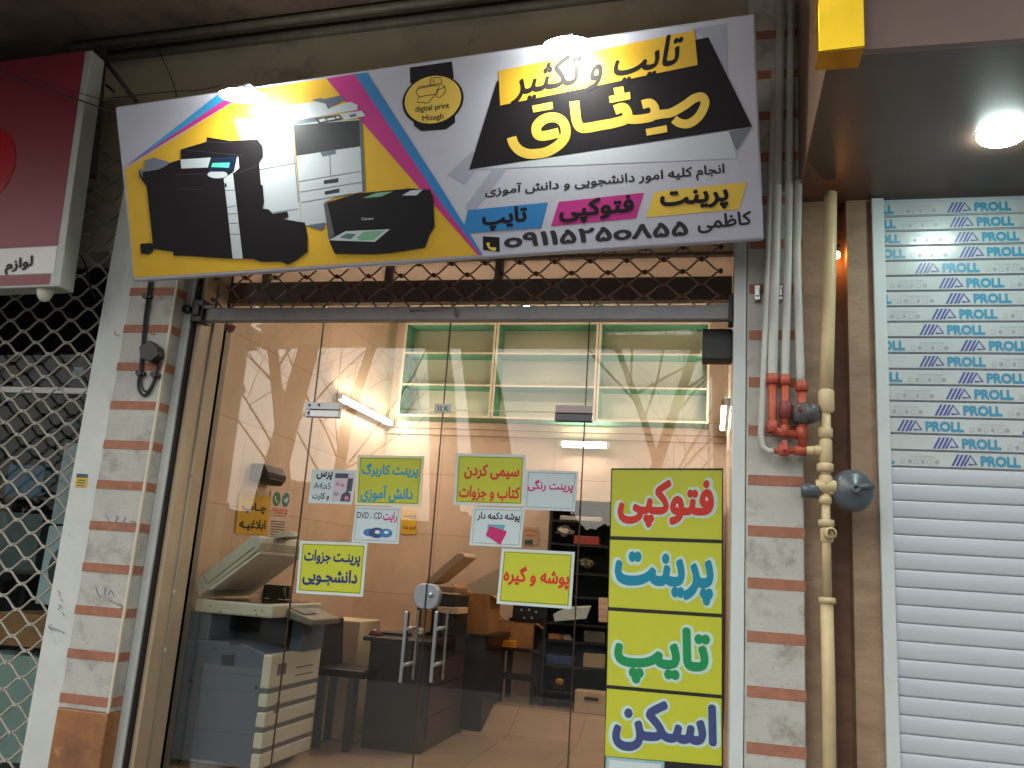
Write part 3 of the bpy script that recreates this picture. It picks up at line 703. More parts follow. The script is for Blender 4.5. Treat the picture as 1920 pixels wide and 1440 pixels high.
put_stroke(b, zz(kk,860,290,[(186,556),(190,580),(206,594),(236,596)]), [9*.3*w_ for w_ in [2.2]*4 + [1.6]*9 + [2.4]*6][:19], lambda x, y, o: S(x, y, L0+.0006), 1)
b.build('phone_icon', [banner_black, banner_gold], sg)
# round badge
b = MB(); k3 = 1/3.0
b.poly([S(x, y, L0) for x, y in zz(k3,640,0,[(385,380),(622,346),(634,440),(388,470)])]); b.poly([S(x, y, L0+.0002) for x, y in zz(k3,640,0,[(400,670),(640,640),(640,690),(590,728),(450,738),(412,710)])])
el = lambda cx, cy, rx, ry, n=40, tl=-.12: [(cx+rx*math.cos(a)-0*tl, cy+ry*math.sin(a)+tl*rx*math.cos(a)) for a in [2*math.pi*i/n for i in range(n)]]
b.poly([S(x, y, L0+.0005) for x, y in el(812,188,57.5,48,tl=-.1)])
b.build('badge_strap', banner_black, sg)
b = MB(); b.poly([S(x, y, L0+.0009) for x, y in el(812,187,53,44.5,tl=-.1)]); b.build('badge_disc', banner_gold, sg)
b = MB(); fb = lambda x, y, o: S(x, y, L0+.0014+o)
for pth in ([(420,520),(440,545),(530,530),(545,500),(555,480),(520,482),(430,500),(420,520)], [(440,545),(425,575),(490,580),(530,530)], [(425,510),(440,490),(560,470),(585,490),(585,520),(555,550),(535,545),(545,505),(585,490)], [(505,440),(500,478)], [(505,440),(560,435),(566,470)], [(520,450),(520,470)]):
    put_stroke(b, zz(k3,640,0,pth), 1.5, fb, sm=False)
b.build('printer_icon', ink_black, sg)
b = MB(); put_text(b, 'digital print', quadmap(zz(k3,640,0,[(415,600),(606,576),(610,618),(418,640)]), fb), 0, .012, False); put_text(b, 'Misagh', quadmap(zz(k3,640,0,[(455,652),(574,636),(576,678),(458,690)]), fb), 0, .012, False)
b.build('lettering', ink_black, sg)
# printed machines: black copier, white copier, small black printer
ka = 300/1600; A = lambda pts: zz(ka,250,230,pts); kb = 330/1440; Bq = lambda pts: zz(kb,500,150,pts)
M1 = L0+.0020
b = MB()
def pp(pts, m, l): b.poly([S(x, y, M1+l) for x, y in pts], m)
pp([(440,222),(549,231),(566,421),(490,402),(470,330)], 0, 0)
pp(Bq([(210,350),(760,325),(800,912),(560,960),(480,1000),(490,1175),(290,1195),(250,620)]), 0, .0003)
pp(Bq([(222,372),(762,328),(768,545),(570,572),(440,592),(245,622)]), 1, .0006)
pp(Bq([(760,325),(778,322),(808,905),(786,915),(768,545)]), 2, .0009)
pp(Bq([(-80,280),(80,300),(200,340),(745,245),(745,205),(690,180),(520,225),(470,190),(380,180),(200,205)]), 0, .0009)
pp(Bq([(80,315),(215,335),(735,265),(740,290),(220,372)]), 2, .0012)
pp(Bq([(365,165),(440,148),(470,158),(600,128),(645,160),(560,205),(505,240),(485,195)]), 2, .0015)
pp(Bq([(600,282),(780,252),(812,296),(645,330)]), 0, .0018); pp(Bq([(672,288),(735,276),(738,298),(690,308)]), 2, .0021)
pp(Bq([(395,318),(600,288),(606,328),(430,358)]), 1, .0018); 
for q in ([(430,325),(480,315),(490,335),(440,345)], [(495,318),(560,306),(566,322),(500,334)], [(570,300),(596,297),(600,314),(576,318)]): pp(Bq(q), 0, .0021)
pp(Bq([(470,822),(590,802),(588,838),(470,852)]), 1, .0009); pp(Bq([(476,912),(598,888),(598,920),(478,940)]), 1, .0009)
pp(Bq([(440,592),(566,570),(570,605),(460,628)]), 2, .0012)
for q in ([(262,832),(770,748)], [(275,918),(785,835)], [(285,1003),(700,930)], [(518,615),(525,785)], [(-60,735),(240,680)], [(20,1090),(260,1055)], [(205,370),(262,1000)]):
    put_stroke(b, Bq(q), 1.1, lambda x, y, o: S(x, y, M1+.0012), 2)
pp(Bq([(330,1190),(480,1165),(470,1215),(440,1228)]), 2, .0006)
b.build('white_copier_picture', [banner_print_grey, mat('banner_photo_dark', (40,44,50), .42), banner_mid], sg)
b = MB()
pp(A([(140,640),(70,545),(60,480),(150,495),(250,470),(380,400),(480,370),(480,270),(740,192),(740,147),(970,182),(1180,172),(1250,172),(1300,240),(1302,345),(1262,400),(1280,620),(1300,630),(1312,790),(1300,860),(1360,868),(1400,912),(1545,890),(1555,940),(1500,965),(1650,990),(1720,1000),(1745,1150),(1745,1290),(1640,1370),(1550,1420),(1480,1388),(1280,1390),(1200,1360),(1000,1360),(520,1330),(410,1330),(400,1290),(205,1262),(200,1290),(160,1318),(80,1308),(75,1210),(200,1205)]), 0, .003)
pp(A([(62,462),(120,470),(120,380),(210,350),(370,395),(340,430),(260,470),(100,492),(100,560)]), 3, .0033)
pp(A([(910,560),(1000,500),(1022,680),(1100,1360),(1000,1362),(950,900)]), 1, .0033)
pp(A([(478,370),(782,350),(752,450),(486,460)]), 1, .0033); pp(A([(1030,338),(1056,345),(1066,455),(1012,505),(1000,495)]), 1, .0036)
pp(A([(790,352),(1045,340),(1012,492),(752,492)]), 2, .0039); pp(A([(798,405),(972,402),(962,452),(785,446)]), 4, .0043)
pp([(250+ka*(848+100*math.cos(t)), 230+ka*(520+38*math.sin(t))) for t in [i*.314 for i in range(20)]], 1, .0036)
for q in ([(920,680),(1020,675)], [(945,850),(1030,830)], [(955,915),(1042,910)], [(968,1008),(1055,1005)], [(975,1115),(1068,1115)]): put_stroke(b, A(q), 1.0, lambda x, y, o: S(x, y, M1+.0038), 0)
pp(A([(920,610),(938,605),(940,645),(922,650)]), 0, .0038)
for q in ([(440,520),(750,515)], [(450,660),(700,670)], [(480,270),(1100,330)], [(740,192),(1000,205)], [(1020,520),(1260,420)]): put_stroke(b, A(q), 1.0, lambda x, y, o: S(x, y, M1+.0034), 5)
b.build('black_copier_picture', [banner_black, banner_print_grey, mat('banner_screen', (18,34,56), .3), banner_slate, banner_teal, mat('banner_soft_black', (50,46,52), .42)], sg)
b = MB()
pp(Bq([(470,1012),(740,930),(1180,888),(1340,898),(1366,960),(1378,1200),(1335,1270),(1300,1370),(1040,1412),(880,1425),(560,1420),(520,1330)]), 0, .0045)
pp(Bq([(472,1012),(500,1005),(560,1270),(512,1312)]), 3, .0048)
pp(Bq([(1110,946),(1180,906),(1285,896),(1228,946)]), 1, .0048); pp(Bq([(790,968),(900,925),(1040,912),(940,955)]), 4, .0048)
pp(Bq([(512,1312),(650,1238),(1012,1222),(890,1325)]), 1, .0048)
pp(Bq([(600,1290),(660,1255),(740,1262),(690,1305)]), 2, .0051); pp(Bq([(740,1290),(800,1240),(970,1232),(880,1310),(760,1312)]), 4, .0051)
put_text(b, 'Canon', quadmap(Bq([(780,1125),(878,1122),(878,1145),(780,1148)]), lambda x, y, o: S(x, y, M1+.0052+o)), 1, .01, False)
b.build('black_printer_picture', [banner_black, banner_print_grey, mat('banner_soft_green', (70,110,96), .4), mat('banner_sheen', (84,84,92), .4), mat('banner_leaf', (110,160,130), .4)], sg)

# ---------------------------------------------------------------- lamps over the sign
def sign_lamp(px, py, label, yy):
    c = at(px, py, yy); t = thing('sign_lamp', label, 'lamp', c, 'bright lamps over the banner sign')
    ax = Vector((0, -.30, .95)).normalized()
    b = MB(); b.lathe([(0,.045),(.022,.045),(.03,.032),(.05,.020)], c, ax, 28); b.build('lamp_shade', mat('lamp_white', (200,204,200), .4), t)
    b = MB(); b.lathe([(.05,.020),(.10,.013),(.127,.0),(.118,-.014),(.085,-.026),(.04,-.031),(0,-.032)], c, ax, 28); b.build('glowing_lens', led_glow, t)
    p = c+ax*.04; b = MB(); b.tube([p, p+Vector((0,.05,.05)), Vector((c.x, -.72, p.z+.10)), Vector((c.x, .02, p.z+.02))], .012, 8); b.build('lamp_arm', grey_dark, t)
sign_lamp(455, 178, 'glowing round lamp at the yellow left part of the banner', -.975)
sign_lamp(1066, 84, 'glowing round lamp over the black and yellow lettering of the banner', -.975)

# ================================================================ red lightbox sign at the left
rs = thing('lightbox_sign', 'dark red lightbox sign with white bottom strip of the neighbouring shop', 'sign', at(60,540,-.5))
Y2 = -.5; fr = front(Y2)
TRp, BRp = at(170,92,Y2), at(108,536,Y2); TLp, BLp = at(-420,170,Y2), at(-560,560,Y2)
MB().prism([TLp+Vector((.02,.012,0)), BLp+Vector((.02,.012,0)), BRp+Vector((0,.012,0)), TRp+Vector((0,.012,0))], (0,.13,0)).build('box_frame', sign_metal, rs, .006)
def rp(u, v, off=0): return (TLp*(1-u)*(1-v)+TRp*u*(1-v)+BRp*u*v+BLp*(1-u)*v)+Vector((0,.010-off,0))
MB().add([rp(0,0), rp(.982,0.0), rp(.982,.835), rp(0,.835)], [(3,2,1,0)]).build('red_face', red_sign, rs)
MB().add([rp(0,.838,.0), rp(.982,.838), rp(.982,.945), rp(0,.945)], [(3,2,1,0)]).build('white_strip', sign_white, rs)
MB().add([rp(0,.948), rp(.975,.948), rp(.975,.99), rp(0,.99)], [(3,2,1,0)]).build('red_strip', red_sign, rs)
cc = at(-42,312,Y2); b = MB(); b.poly([(cc.x+.29*math.cos(-t), Y2+.006, cc.z+.30*math.sin(-t)) for t in [i*.157 for i in range(40)]]); b.build('logo_disc', red_logo, rs)
b = MB(); put_text(b, 'لوازم', quadmap([(10,488),(62,478),(60,508),(8,516)], lambda x, y, o: at(x, y, Y2+.004-o)), 0, .03)
b.build('lettering', ink_black, rs);
# dome camera hanging from it
c = at(86,540,-.42); dc = thing('dome_camera', 'small white dome camera under the red lightbox sign', 'camera', c)
b = MB(); b.lathe([(0,.02),(.05,.02),(.055,-.005),(.05,-.03),(.042,-.035)], c, (0,0,1), 24); b.build('camera_base', sign_white, dc)
b = MB(); b.lathe([(.047,-.03),(.045,-.05),(.034,-.075),(.018,-.088),(0,-.092)], c, (0,0,1), 24); b.build('camera_dome', mat('dome_ivory', (226,222,204), .25), dc)
# steel angle frame and bars behind the signs
b = MB()
b.tube([at(186,100,-.3), at(255,190,-.3)], .016, 6); b.tube([at(190,95,-.3), at(170,330,-.3)], .05, 4); b.tube([at(200,160,-.25), at(214,172,-.25)], .012, 6)
b.build('steel_bracket', mat('dark_angle', (54,42,38), .7, .2, 10), label='dark steel bracket between the red sign and the banner', cat='bracket')

# hanging wires
def wire(pts, r, label, y, name='overhead_wire', m=black_cable):
    b = MB(); b.tube([at(px, py, y) for px, py in smooth_path(pts, 5)], r, 5); b.build(name, m, label=label, cat='wire', group='loose wires by the signs')
wire([(-30,120),(60,158),(150,188),(215,212)], .006, 'thick dark wire sagging in front of the red sign', -.62)
wire([(-30,108),(70,150),(160,178),(230,196)], .003, 'thin dark wire sagging above the thick one before the red sign', -.62)
wire([(256,-8),(280,60),(305,110),(328,165),(330,185)], .0035, 'thin wire hanging down the beige wall above the left lamp', -.08)
wire([(200,185),(262,178),(320,172),(380,168),(412,160)], .003, 'thin wire running along the beige wall to the left lamp', -.10)
wire([(228,483),(221,520),(219,548),(230,545),(240,525),(243,505)], .003, 'thin pale looped wire dangling left under the banner', -.18, m=mat('pale_wire', (206,204,194), .5))
wire([(140,470),(158,490),(170,540),(178,560)], .006, 'dark wire hanging beside the dome camera', -.05)

# ================================================================ neighbouring shop at the left: mesh gate, window, goods
mg = thing('mesh_gate', 'closed white painted diamond mesh gate of the shop at the left', 'security grille', (-4.4, 0, 0))
lb, rv = lattice_mesh(-7.3, -3.955, .03, 4.3, .249, .161, .0, .0078, rivet=.012)
lb.add(rv.v, rv.f, 0); lb.build('diamond_mesh', lattice_white, mg)
nb = thing('shop_window', 'dark display window behind the white diamond mesh gate', 'window', (-4.6,.3,0))
MB().box(-7.3, -3.80, .30, .308, .1, 3.6).build('pane', glass_mat('window_glass', (.86,.9,.9), .3), nb)
b = MB(); z0 = at(80,732,.28).z; b.box(-7.3, -3.80, .27, .34, z0-.022, z0+.022); b.box(-7.3, -3.80, .27, .34, 3.6, 3.7); b.build('window_frame', sign_white, nb, .004)
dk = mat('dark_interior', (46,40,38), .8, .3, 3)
rm = thing('neighbour_shop', 'dark interior of the closed shop behind the mesh gate', 'shop', (-5.2,1,0))
b = MB(); b.box(-7.3, -3.56, 1.6, 1.7, 0, 4.2); b.build('back_wall', dk, rm)
b = MB(); b.box(-3.70, -3.565, .42, 1.6, 0, 4.2); b.build('side_wall', dk, rm)
MB().box(-7.5, -7.302, -.16, 1.7, 0, 4.4).build('end_pier', pillar_white, rm)
b = MB(); b.box(-7.3, -3.565, .35, 1.7, 3.7, 3.8); b.build('ceiling', dk, rm)
MB().box(-7.3, -3.565, .36, 1.6, -.02, .02).build('floor', dk, rm)
def goods(name, px0, py0, px1, py1, y, depth, m, label, cat, bev=.006):
    a = at(px0, py0, y); d = at(px1, py1, y)
    return MB().box(a.x, d.x, y, y+depth, d.z, a.z).build(name, m, label=label, cat=cat, bevel=bev)
sh = thing('display_shelf', 'dark display shelf holding goods behind the mesh gate', 'shelf', (-5,.8,0))
b = MB()
for py in (935, 1075, 1210): z = at(80, py, .8).z; b.box(-6.4, -3.8, .75, 1.4, z-.015, z+.01)
b.build('shelf_board', mat('shelf_dark', (60,54,50), .6), sh)
b = MB()
for x in (-6.4, -5.5, -4.6): b.box(x-.02, x+.02, 1.36, 1.4, 0, 3.2)
b.build('upright', mat('shelf_dark', (60,54,50), .6), sh)
goods('blue_carton', 18, 870, 75, 932, .9, .3, mat('carton_blue', (34,96,128), .5, .2, 6), 'blue carton on the upper display shelf', 'box')
goods('grey_carton', -20, 958, 62, 1072, .85, .3, mat('carton_grey', (96,108,104), .5, .2, 6), 'grey printed carton on the middle display shelf', 'box')
p = goods('white_appliance', 92, 985, 158, 1140, .62, .4, mat('appliance_white', (196,214,216), .35), 'white appliance with round dark door against the mesh gate', 'appliance')
c = at(128,1065,.615); b = MB(); b.lathe([(.0,-.01),(.15,-.01),(.17,.0),(.17,.004)], c, (0,1,0), 28); b.build('round_door', mat('door_smoke', (70,76,84), .2), p)
goods('teal_carton', 122, 830, 150, 985, .62, .3, mat('carton_pale_teal', (170,186,186), .5), 'tall pale teal carton above the white appliance', 'box')
goods('brown_carton', 0, 1146, 92, 1218, .62, .4, cardboard, 'brown carton below the middle shelf by the gate', 'box')
goods('pale_carton', -40, 1222, 88, 1440, .6, .4, mat('carton_mint', (168,190,180), .5, .15, 4), 'large pale mint carton at the bottom of the display', 'box')
goods('hanging_disc', 138, 688, 154, 706, .5, .02, mat('disc_pale', (190,204,206), .3), 'small pale disc hanging behind the gate glass', 'disc', 0)

# ================================================================ right hand building
rb = thing('shop_building', 'brown stone front of the neighbouring shop with canopy and white roller shutter', 'building', (1.4,0,0))
MB().box(.464, .612, .002, .35, 0, 3.71).build('stone_column', travertine, rb)
MB().box(.612, .718, .13, .35, 0, 3.71).build('stone_recess', travertine_dk, rb)
MB().box(.718, .846, .002, .35, 0, 3.71).build('stone_column', travertine, rb)
MB().prism([(.452,-1.43,3.71),(6,-1.43,3.71),(6,.3,3.71),(.452,.3,3.71)], (0,0,.09)).build('canopy_soffit', canopy_mat, rb)
MB().box(.452, 6, -1.47, -1.43, 3.70, 5.6).build('fascia', fascia_mat, rb)
MB().box(.446, .452, -1.47, .3, 3.70, 5.6).build('canopy_side', mat('side_tan', (136,108,90), .5, .1, 4), rb)
dl_ = thing('downlight', 'glowing round downlight in the brown canopy ceiling', 'lamp', atz(1880,250,3.70))
c = atz(1880,250,3.708)
b = MB(); b.lathe([(.1,0),(.114,-.003),(.118,0)], c, (0,0,1), 32); b.build('trim_ring', sign_white, dl_)
b = MB(); b.lathe([(.108,-.004),(.104,-.018),(.09,-.028),(.05,-.036),(0,-.038)], c, (0,0,1), 32); b.build('glowing_lens', down_glow, dl_)
# gold sign letter on the fascia
gb = thing('sign_letter', 'glossy gold block letter box hanging on the pinkish fascia', 'sign', atz(1575,100,3.66))
a = at(1535,97,-1.62); d = at(1622,88,-1.62); top = a.z+.9
MB().prism([(a.x,-1.62,a.z),(d.x,-1.62,a.z+.01),(d.x,-1.62,top),(a.x,-1.62,top)], (0,.012,0)).build('gold_face', gold, gb, .003)
MB().box(a.x+.002, d.x-.002, -1.606, -1.472, a.z+.012, top).build('letter_side', gold_dk, gb)

# roller shutter
rsx = thing('roller_shutter', 'closed white roller shutter with printed film on its upper slats', 'roller shutter', (1.6,0,0))
b = MB(); b.box(.848, .912, -.035, .06, 0, 3.705); b.build('guide_frame', steel_white, rsx, .005)
PITCH_S = (3.644-2.236)/16; ztop = 3.644+PITCH_S/2
prof = [(0,-.004),(.002,-.0075),(.012,-.0095),(.026,-.0112),(.044,-.0125),(.062,-.0118),(.076,-.0098),(.0835,-.0075),(.0855,-.004)]
vs, fs_ = [], []; NS = 42
for kq in range(NS):
    zb = ztop-(kq+1)*PITCH_S
    for (h, yy) in prof:
        z = zb+h*PITCH_S/.088; vs += [(.90, yy, z), (6, yy, z)]
    n0 = kq*len(prof)*2
    for i in range(len(prof)-1): fs_.append((n0+2*i, n0+2*i+1, n0+2*i+3, n0+2*i+2))
b = MB(); b.add(vs, fs_, 0, True); b.box(.90, 6, .012, .02, ztop-NS*PITCH_S, ztop+.03); b.build('slat_curtain', shutter_mat, rsx)
rows = [(393,1897),(420,1902),(447,1912),(473,1922),(502,1837),(530,1883),(560,1897),(588,1870),(617,1847),(647,1927),(675,1848),(705,1923),(737,1900),(766,1879),(795,1807),(828,1877),(860,1913)]
PER = .595
for i, (py, pxe) in enumerate(rows):
    zc = ztop-(i+.5)*PITCH_S; x_end = at(pxe, py, -.013).x
    h = .060; z0 = zc-h/2-.002
    tb = MB(); tb.add([(.905,-.0140,z0-.006),(3.6,-.0140,z0-.006),(3.6,-.0140,z0+h+.008),(.905,-.0140,z0+h+.008)], [(0,1,2,3)], 0)
    clip = lambda p: p.x > .868
    for kq in range(-1, 5):
        xe = x_end+kq*PER
        if xe < .85: continue
        P_ = lambda x0, x1, za, zb: (lambda u, v, l: Vector((x0+(x1-x0)*u, -.0150-.0003*l, za+(zb-za)*v)))
        put_text(tb, 'PROLL', P_(xe-.186, xe, z0+.001, z0+h-.003), 1, .055, False, clip)
        lx = xe-.20-.125                                     # slanted bars and open letter
        for j in range(3):
            x0 = lx+.020*j
            if x0 > .868: tb.add([(x0,-.0152,z0),(x0+.012,-.0152,z0),(x0+.042,-.0152,z0+h),(x0+.030,-.0152,z0+h)], [(0,1,2,3)], 2)
        if lx+.06 > .868:
            put_stroke(tb, [(lx+.062,z0+.002),(lx+.093,z0+h-.004),(lx+.120,z0+.010),(lx+.082,z0+.010)], .011, lambda x, z, o: Vector((x, -.0153, z)), 2, False)
        ix = xe+.03
        for j, wv in enumerate((.018,.022,.02,.018,.022,.026)):
            x0 = ix+j*.032
            if x0 < .868: continue
            if j % 2: tb.add([(x0+wv/2+wv/2*math.cos(t), -.0152, z0+.017+.012*math.sin(t)) for t in [q*.785 for q in range(8)]], [tuple(range(8))], 3)
            else: put_stroke(tb, [(x0,z0+.006),(x0+wv,z0+.006),(x0+wv,z0+.028),(x0,z0+.028),(x0,z0+.006)], .003, lambda x, z, o: Vector((x, -.0152, z)), 3, False)
        put_text(tb, 'From Turkish Model', P_(ix+.045, ix+.165, z0+.038, z0+.050), 3, .0, False, clip)
    tb.build('printed_film', [tape_mat, tape_blue, tape_navy, tape_grey], rsx)

# ================================================================ pipes on the right pillar
YP = -.24
def P3(px, py, y=YP): return at(px, py, y)
for (pts, r, label) in (
    ([(1452,128),(1441,480),(1432,700),(1427,815),(1430,838),(1440,846),(1450,847)], .017, 'thin white pipe elbowing right at its foot, leftmost of the pipes'),
    ([(1465,-10),(1454,480),(1448,700),(1448,716)], .026, 'thickest white pipe ending in the tall orange pipe'),
    ([(1484,-10),(1478,480),(1472,700),(1472,716)], .021, 'white pipe ending in the orange pipe with red valve'),
    ([(1497,340),(1494,480),(1501,700),(1501,726)], .021, 'white pipe ending above the small grey regulator')):
    b = MB(); b.tube([P3(*p) for p in pts], r, 12)
    b.build('gas_pipe', white_pipe, label=label, cat='pipe', group='white pipes on the right pillar')
og = thing('gas_manifold', 'orange red pipe manifold joining the white pipes to the cream pipe', 'pipe', P3(1475,850))
b = MB(); b.tube([P3(*p) for p in [(1448,716),(1448,790),(1449,800),(1456,808),(1466,811),(1498,816)]], .023, 12)
b.tube([P3(1472,722),(P3(1472,812))], .021, 12); b.tube([P3(1503,735), P3(1505,843)], .023, 12); b.tube([P3(1505,845), P3(1452,845)], .017, 12)
b.build('orange_pipe', orange_pipe, og)
for px, py, r in ((1448,712,.036),(1472,714,.030),(1503,726,.034)):
    c = P3(px, py); MB().lathe([(r*.7,.035),(r*.95,.012),(r,.008),(r,-.02),(r*.75,-.024)], c, (0,0,1), 8).build('pipe_fitting', orange_pipe, og)
for px, py, r, ax in ((1449,800,.03,(0,0,1)),(1504,812,.03,(0,0,1)),(1472,808,.027,(0,0,1)),(1500,845,.026,(1,0,0))):
    MB().lathe([(r*.8,.03),(r,.028),(r,-.028),(r*.8,-.03)], P3(px, py), ax, 12).build('pipe_fitting', orange_pipe, og)
b = MB(); c = P3(1473,770); b.lathe([(.02,.05),(.034,.035),(.036,0),(.034,-.035),(.02,-.05)], c, (0,0,1), 12); b.lathe([(.016,0),(.016,-.05),(.026,-.052),(.026,-.07),(0,-.07)], c+Vector((.03,0,0)), (-.8,.6,0), 10)
b.build('red_valve', mat('valve_red', (126,52,48), .5, .3, 20), og)
b = MB(); c = P3(1505,776); b.lathe([(.03,.055),(.052,.04),(.055,0),(.05,-.045),(.03,-.055)], c, (0,0,1), 16); b.lathe([(0,.075),(.045,.07),(.052,.04),(.045,0)], c+Vector((.012,0,0)), (.75,-.65,0), 18)
b.build('small_regulator', mat('regulator_grey', (84,84,84), .4, .2, 12), og)
b = MB(); c = P3(1470,844); b.lathe([(.02,.025),(.033,.02),(.033,-.02),(.02,-.025)], c, (1,0,0), 10); b.obox(c+Vector((0,-.03,.02)), (.012,0,0), (0,.02,0), (0,0,.025)); b.build('shut_off_valve', mat('valve_pink', (196,92,76), .5, .2, 12), og)
cg = thing('gas_riser', 'cream painted gas riser pipe with a large grey round regulator', 'pipe', (.6,-.2,0))
b = MB()
x = 1556
b.tube([P3(1557,362), P3(1556,480), P3(1552,640), P3(1549,752)], .034, 14); b.tube([P3(1548,748), P3(1548,925)], .026, 14)
b.tube([P3(1548,925), P3(1550,1120)], .021, 14); b.tube([P3(1550,1122), P3(1554,1300), P3(1557,1600)], .031, 14)
b.tube([P3(1507,845), P3(1546,844)], .022, 12)
b.build('cream_pipe', cream_pipe, cg)
for px, py, r, h in ((1549,752,.041,.05),(1547,812,.038,.022),(1548,845,.033,.05),(1547,877,.042,.018),(1548,905,.034,.03),(1547,938,.033,.016),(1549,981,.040,.014),(1550,1003,.032,.03),(1551,1126,.042,.012)):
    MB().lathe([(r*.72,h*1.3),(r,h),(r,-h),(r*.72,-h*1.3)], P3(px, py), (0,0,1), 10).build('pipe_fitting', cream_pipe, cg)
b = MB(); b.lathe([(.03,-.05),(.034,-.04),(.034,.04),(.03,.05)], P3(1548,912), (1,0,0), 12); b.build('pipe_fitting', cream_pipe, cg); b = MB(); b.lathe([(.020,0),(.030,.004),(.030,.03),(.02,.036)], P3(1548,1000)+Vector((.012,-.03,0)), (.2,-1,0), 12)
b.tube([P3(1560,1000), P3(1567,996), P3(1567,1006), P3(1560,1006)], .006, 6); b.build('test_valve', cream_pipe, cg)
b = MB(); b.lathe([(.022,0),(.026,.03),(.026,.035)], P3(1512,845), (1,0,0), 12); b.lathe([(.026,0),(.03,.02),(.026,.04)], P3(1527,845), (1,0,0), 12)
b.build('pipe_fitting', cream_pipe, cg)
b = MB(); c = P3(1598,920, -.22); ax = Vector((.10,-1,.05))
b.lathe([(0,.062),(.028,.060),(.034,.052),(.07,.045),(.092,.028),(.104,.012),(.108,.0),(.108,-.012),(.1,-.03),(.06,-.05),(0,-.055)], c, ax, 36)
b.lathe([(.02,.05),(.024,.062),(.024,.075),(.012,.078),(.010,.066),(0,.066)], c, ax, 16)
b.tube([c+Vector((.015,-.055,.012)), c+Vector((.095,-.04,.022))], .016, 8)
b.build('round_regulator', grey_dark, cg)
b = MB(); b.lathe([(0,-.052),(.034,-.05),(.037,-.045),(.037,.03),(.03,.034),(0,.034)], P3(1522,920), (1,0,0), 18); b.build('relief_cap', grey_dark, cg)
b = MB(); b.tube([P3(1552,920), P3(1580,920,-.22)], .024, 10); b.build('regulator_neck', cream_pipe, cg)
# clamps on the pillar and amber bulb in the recess
for px, lab in ((1421,'left shiny metal pipe clamp near the top of the right pillar'), (1464,'right shiny metal pipe clamp between the white pipes')):
    a = at(px-6, 534, -.2); d = at(px+5, 562, -.2)
    b = MB(); b.box(a.x, d.x, -.20, -.163, d.z, a.z); b.box(a.x+.006, d.x-.006, -.21, -.2, d.z+.02, a.z-.02); b.build('pipe_clamp', chrome, bevel=.004, label=lab, cat='clamp', group='metal clamps on the right pillar')
ab = thing('amber_bulb', 'small glowing amber bulb in a holder behind the cream pipe', 'lamp', at(1569,478,.05))
c = at(1570,478,.03)
b = MB(); b.lathe([(0,-.02),(.012,-.018),(.017,0),(.012,.014),(.008,.02)], c, (0,0,1), 14); b.build('bulb_glass', amber_glow, ab)
b = MB(); b.lathe([(.014,.016),(.018,.02),(.018,.06),(0,.062)], c, (0,0,1), 14); b.tube([c+Vector((0,0,.055)), c+Vector((0,.1,.06))], .01, 6); b.build('bulb_holder', black_plastic, ab)

# ================================================================ inside the shop: lights
def tube_light(c, ax, ln, label, glow, nrm):
    t = thing('tube_light', label, 'lamp', c, 'tube lights inside the shop'); c = Vector(c); ax = Vector(ax).normalized(); nrm = Vector(nrm)
    upv = ax.cross(nrm)
    MB().obox(c-nrm*.035, ax*(ln/2), nrm*.02, upv*.035).build('lamp_housing', sign_white, t, .004)
    b = MB(); b.tube([c-ax*(ln/2-.03), c+ax*(ln/2-.03)], .019, 12); b.build('glowing_tube', glow, t)
    b = MB(); b.obox(c-ax*(ln/2-.015)-nrm*.01, ax*.015, nrm*.03, upv*.025); b.obox(c+ax*(ln/2-.015)-nrm*.01, ax*.015, nrm*.03, upv*.025); b.build('end_cap', sign_white, t)
a = atx(635,745,-3.36); d = atx(733,792,-3.36)
tube_light((-3.35,(a.y+d.y)/2,(a.z+d.z)/2), (0,1,0), abs(d.y-a.y), 'bright warm tube light along the left side wall of the shop', tube_glow, (1,0,0))
a = at(1050,833,3.66); d = at(1143,835,3.66)
tube_light(((a.x+d.x)/2,3.64,(a.z+d.z)/2), (1,0,0), d.x-a.x, 'bright level tube light on the back wall beneath the cabinets', tube_glow2, (0,-1,0))
tube_light((.085,2.75,2.98), (0,1,0), 1.2, 'warm tube light on the side wall seen nearly end on', tube_glow, (-1,0,0))
c = at(990,572,2.3); cl = thing('ceiling_lamp', 'round glowing ceiling lamp above the green backed cabinets', 'lamp', c)
b = MB(); b.tube([c, (c.x, c.y, 4.42)], .012, 8); b.lathe([(.05,0),(.05,.02)], (c.x,c.y,4.40), (0,0,1), 16); b.build('lamp_stem', sign_white, cl)
b = MB(); b.lathe([(.10,0),(.11,-.03),(.10,-.04)], c, (0,0,1), 24); b.build('lamp_rim', sign_white, cl)
b = MB(); b.lathe([(.098,-.03),(.06,-.05),(0,-.058)], c, (0,0,1), 24); b.build('glowing_lens', ceil_glow, cl)

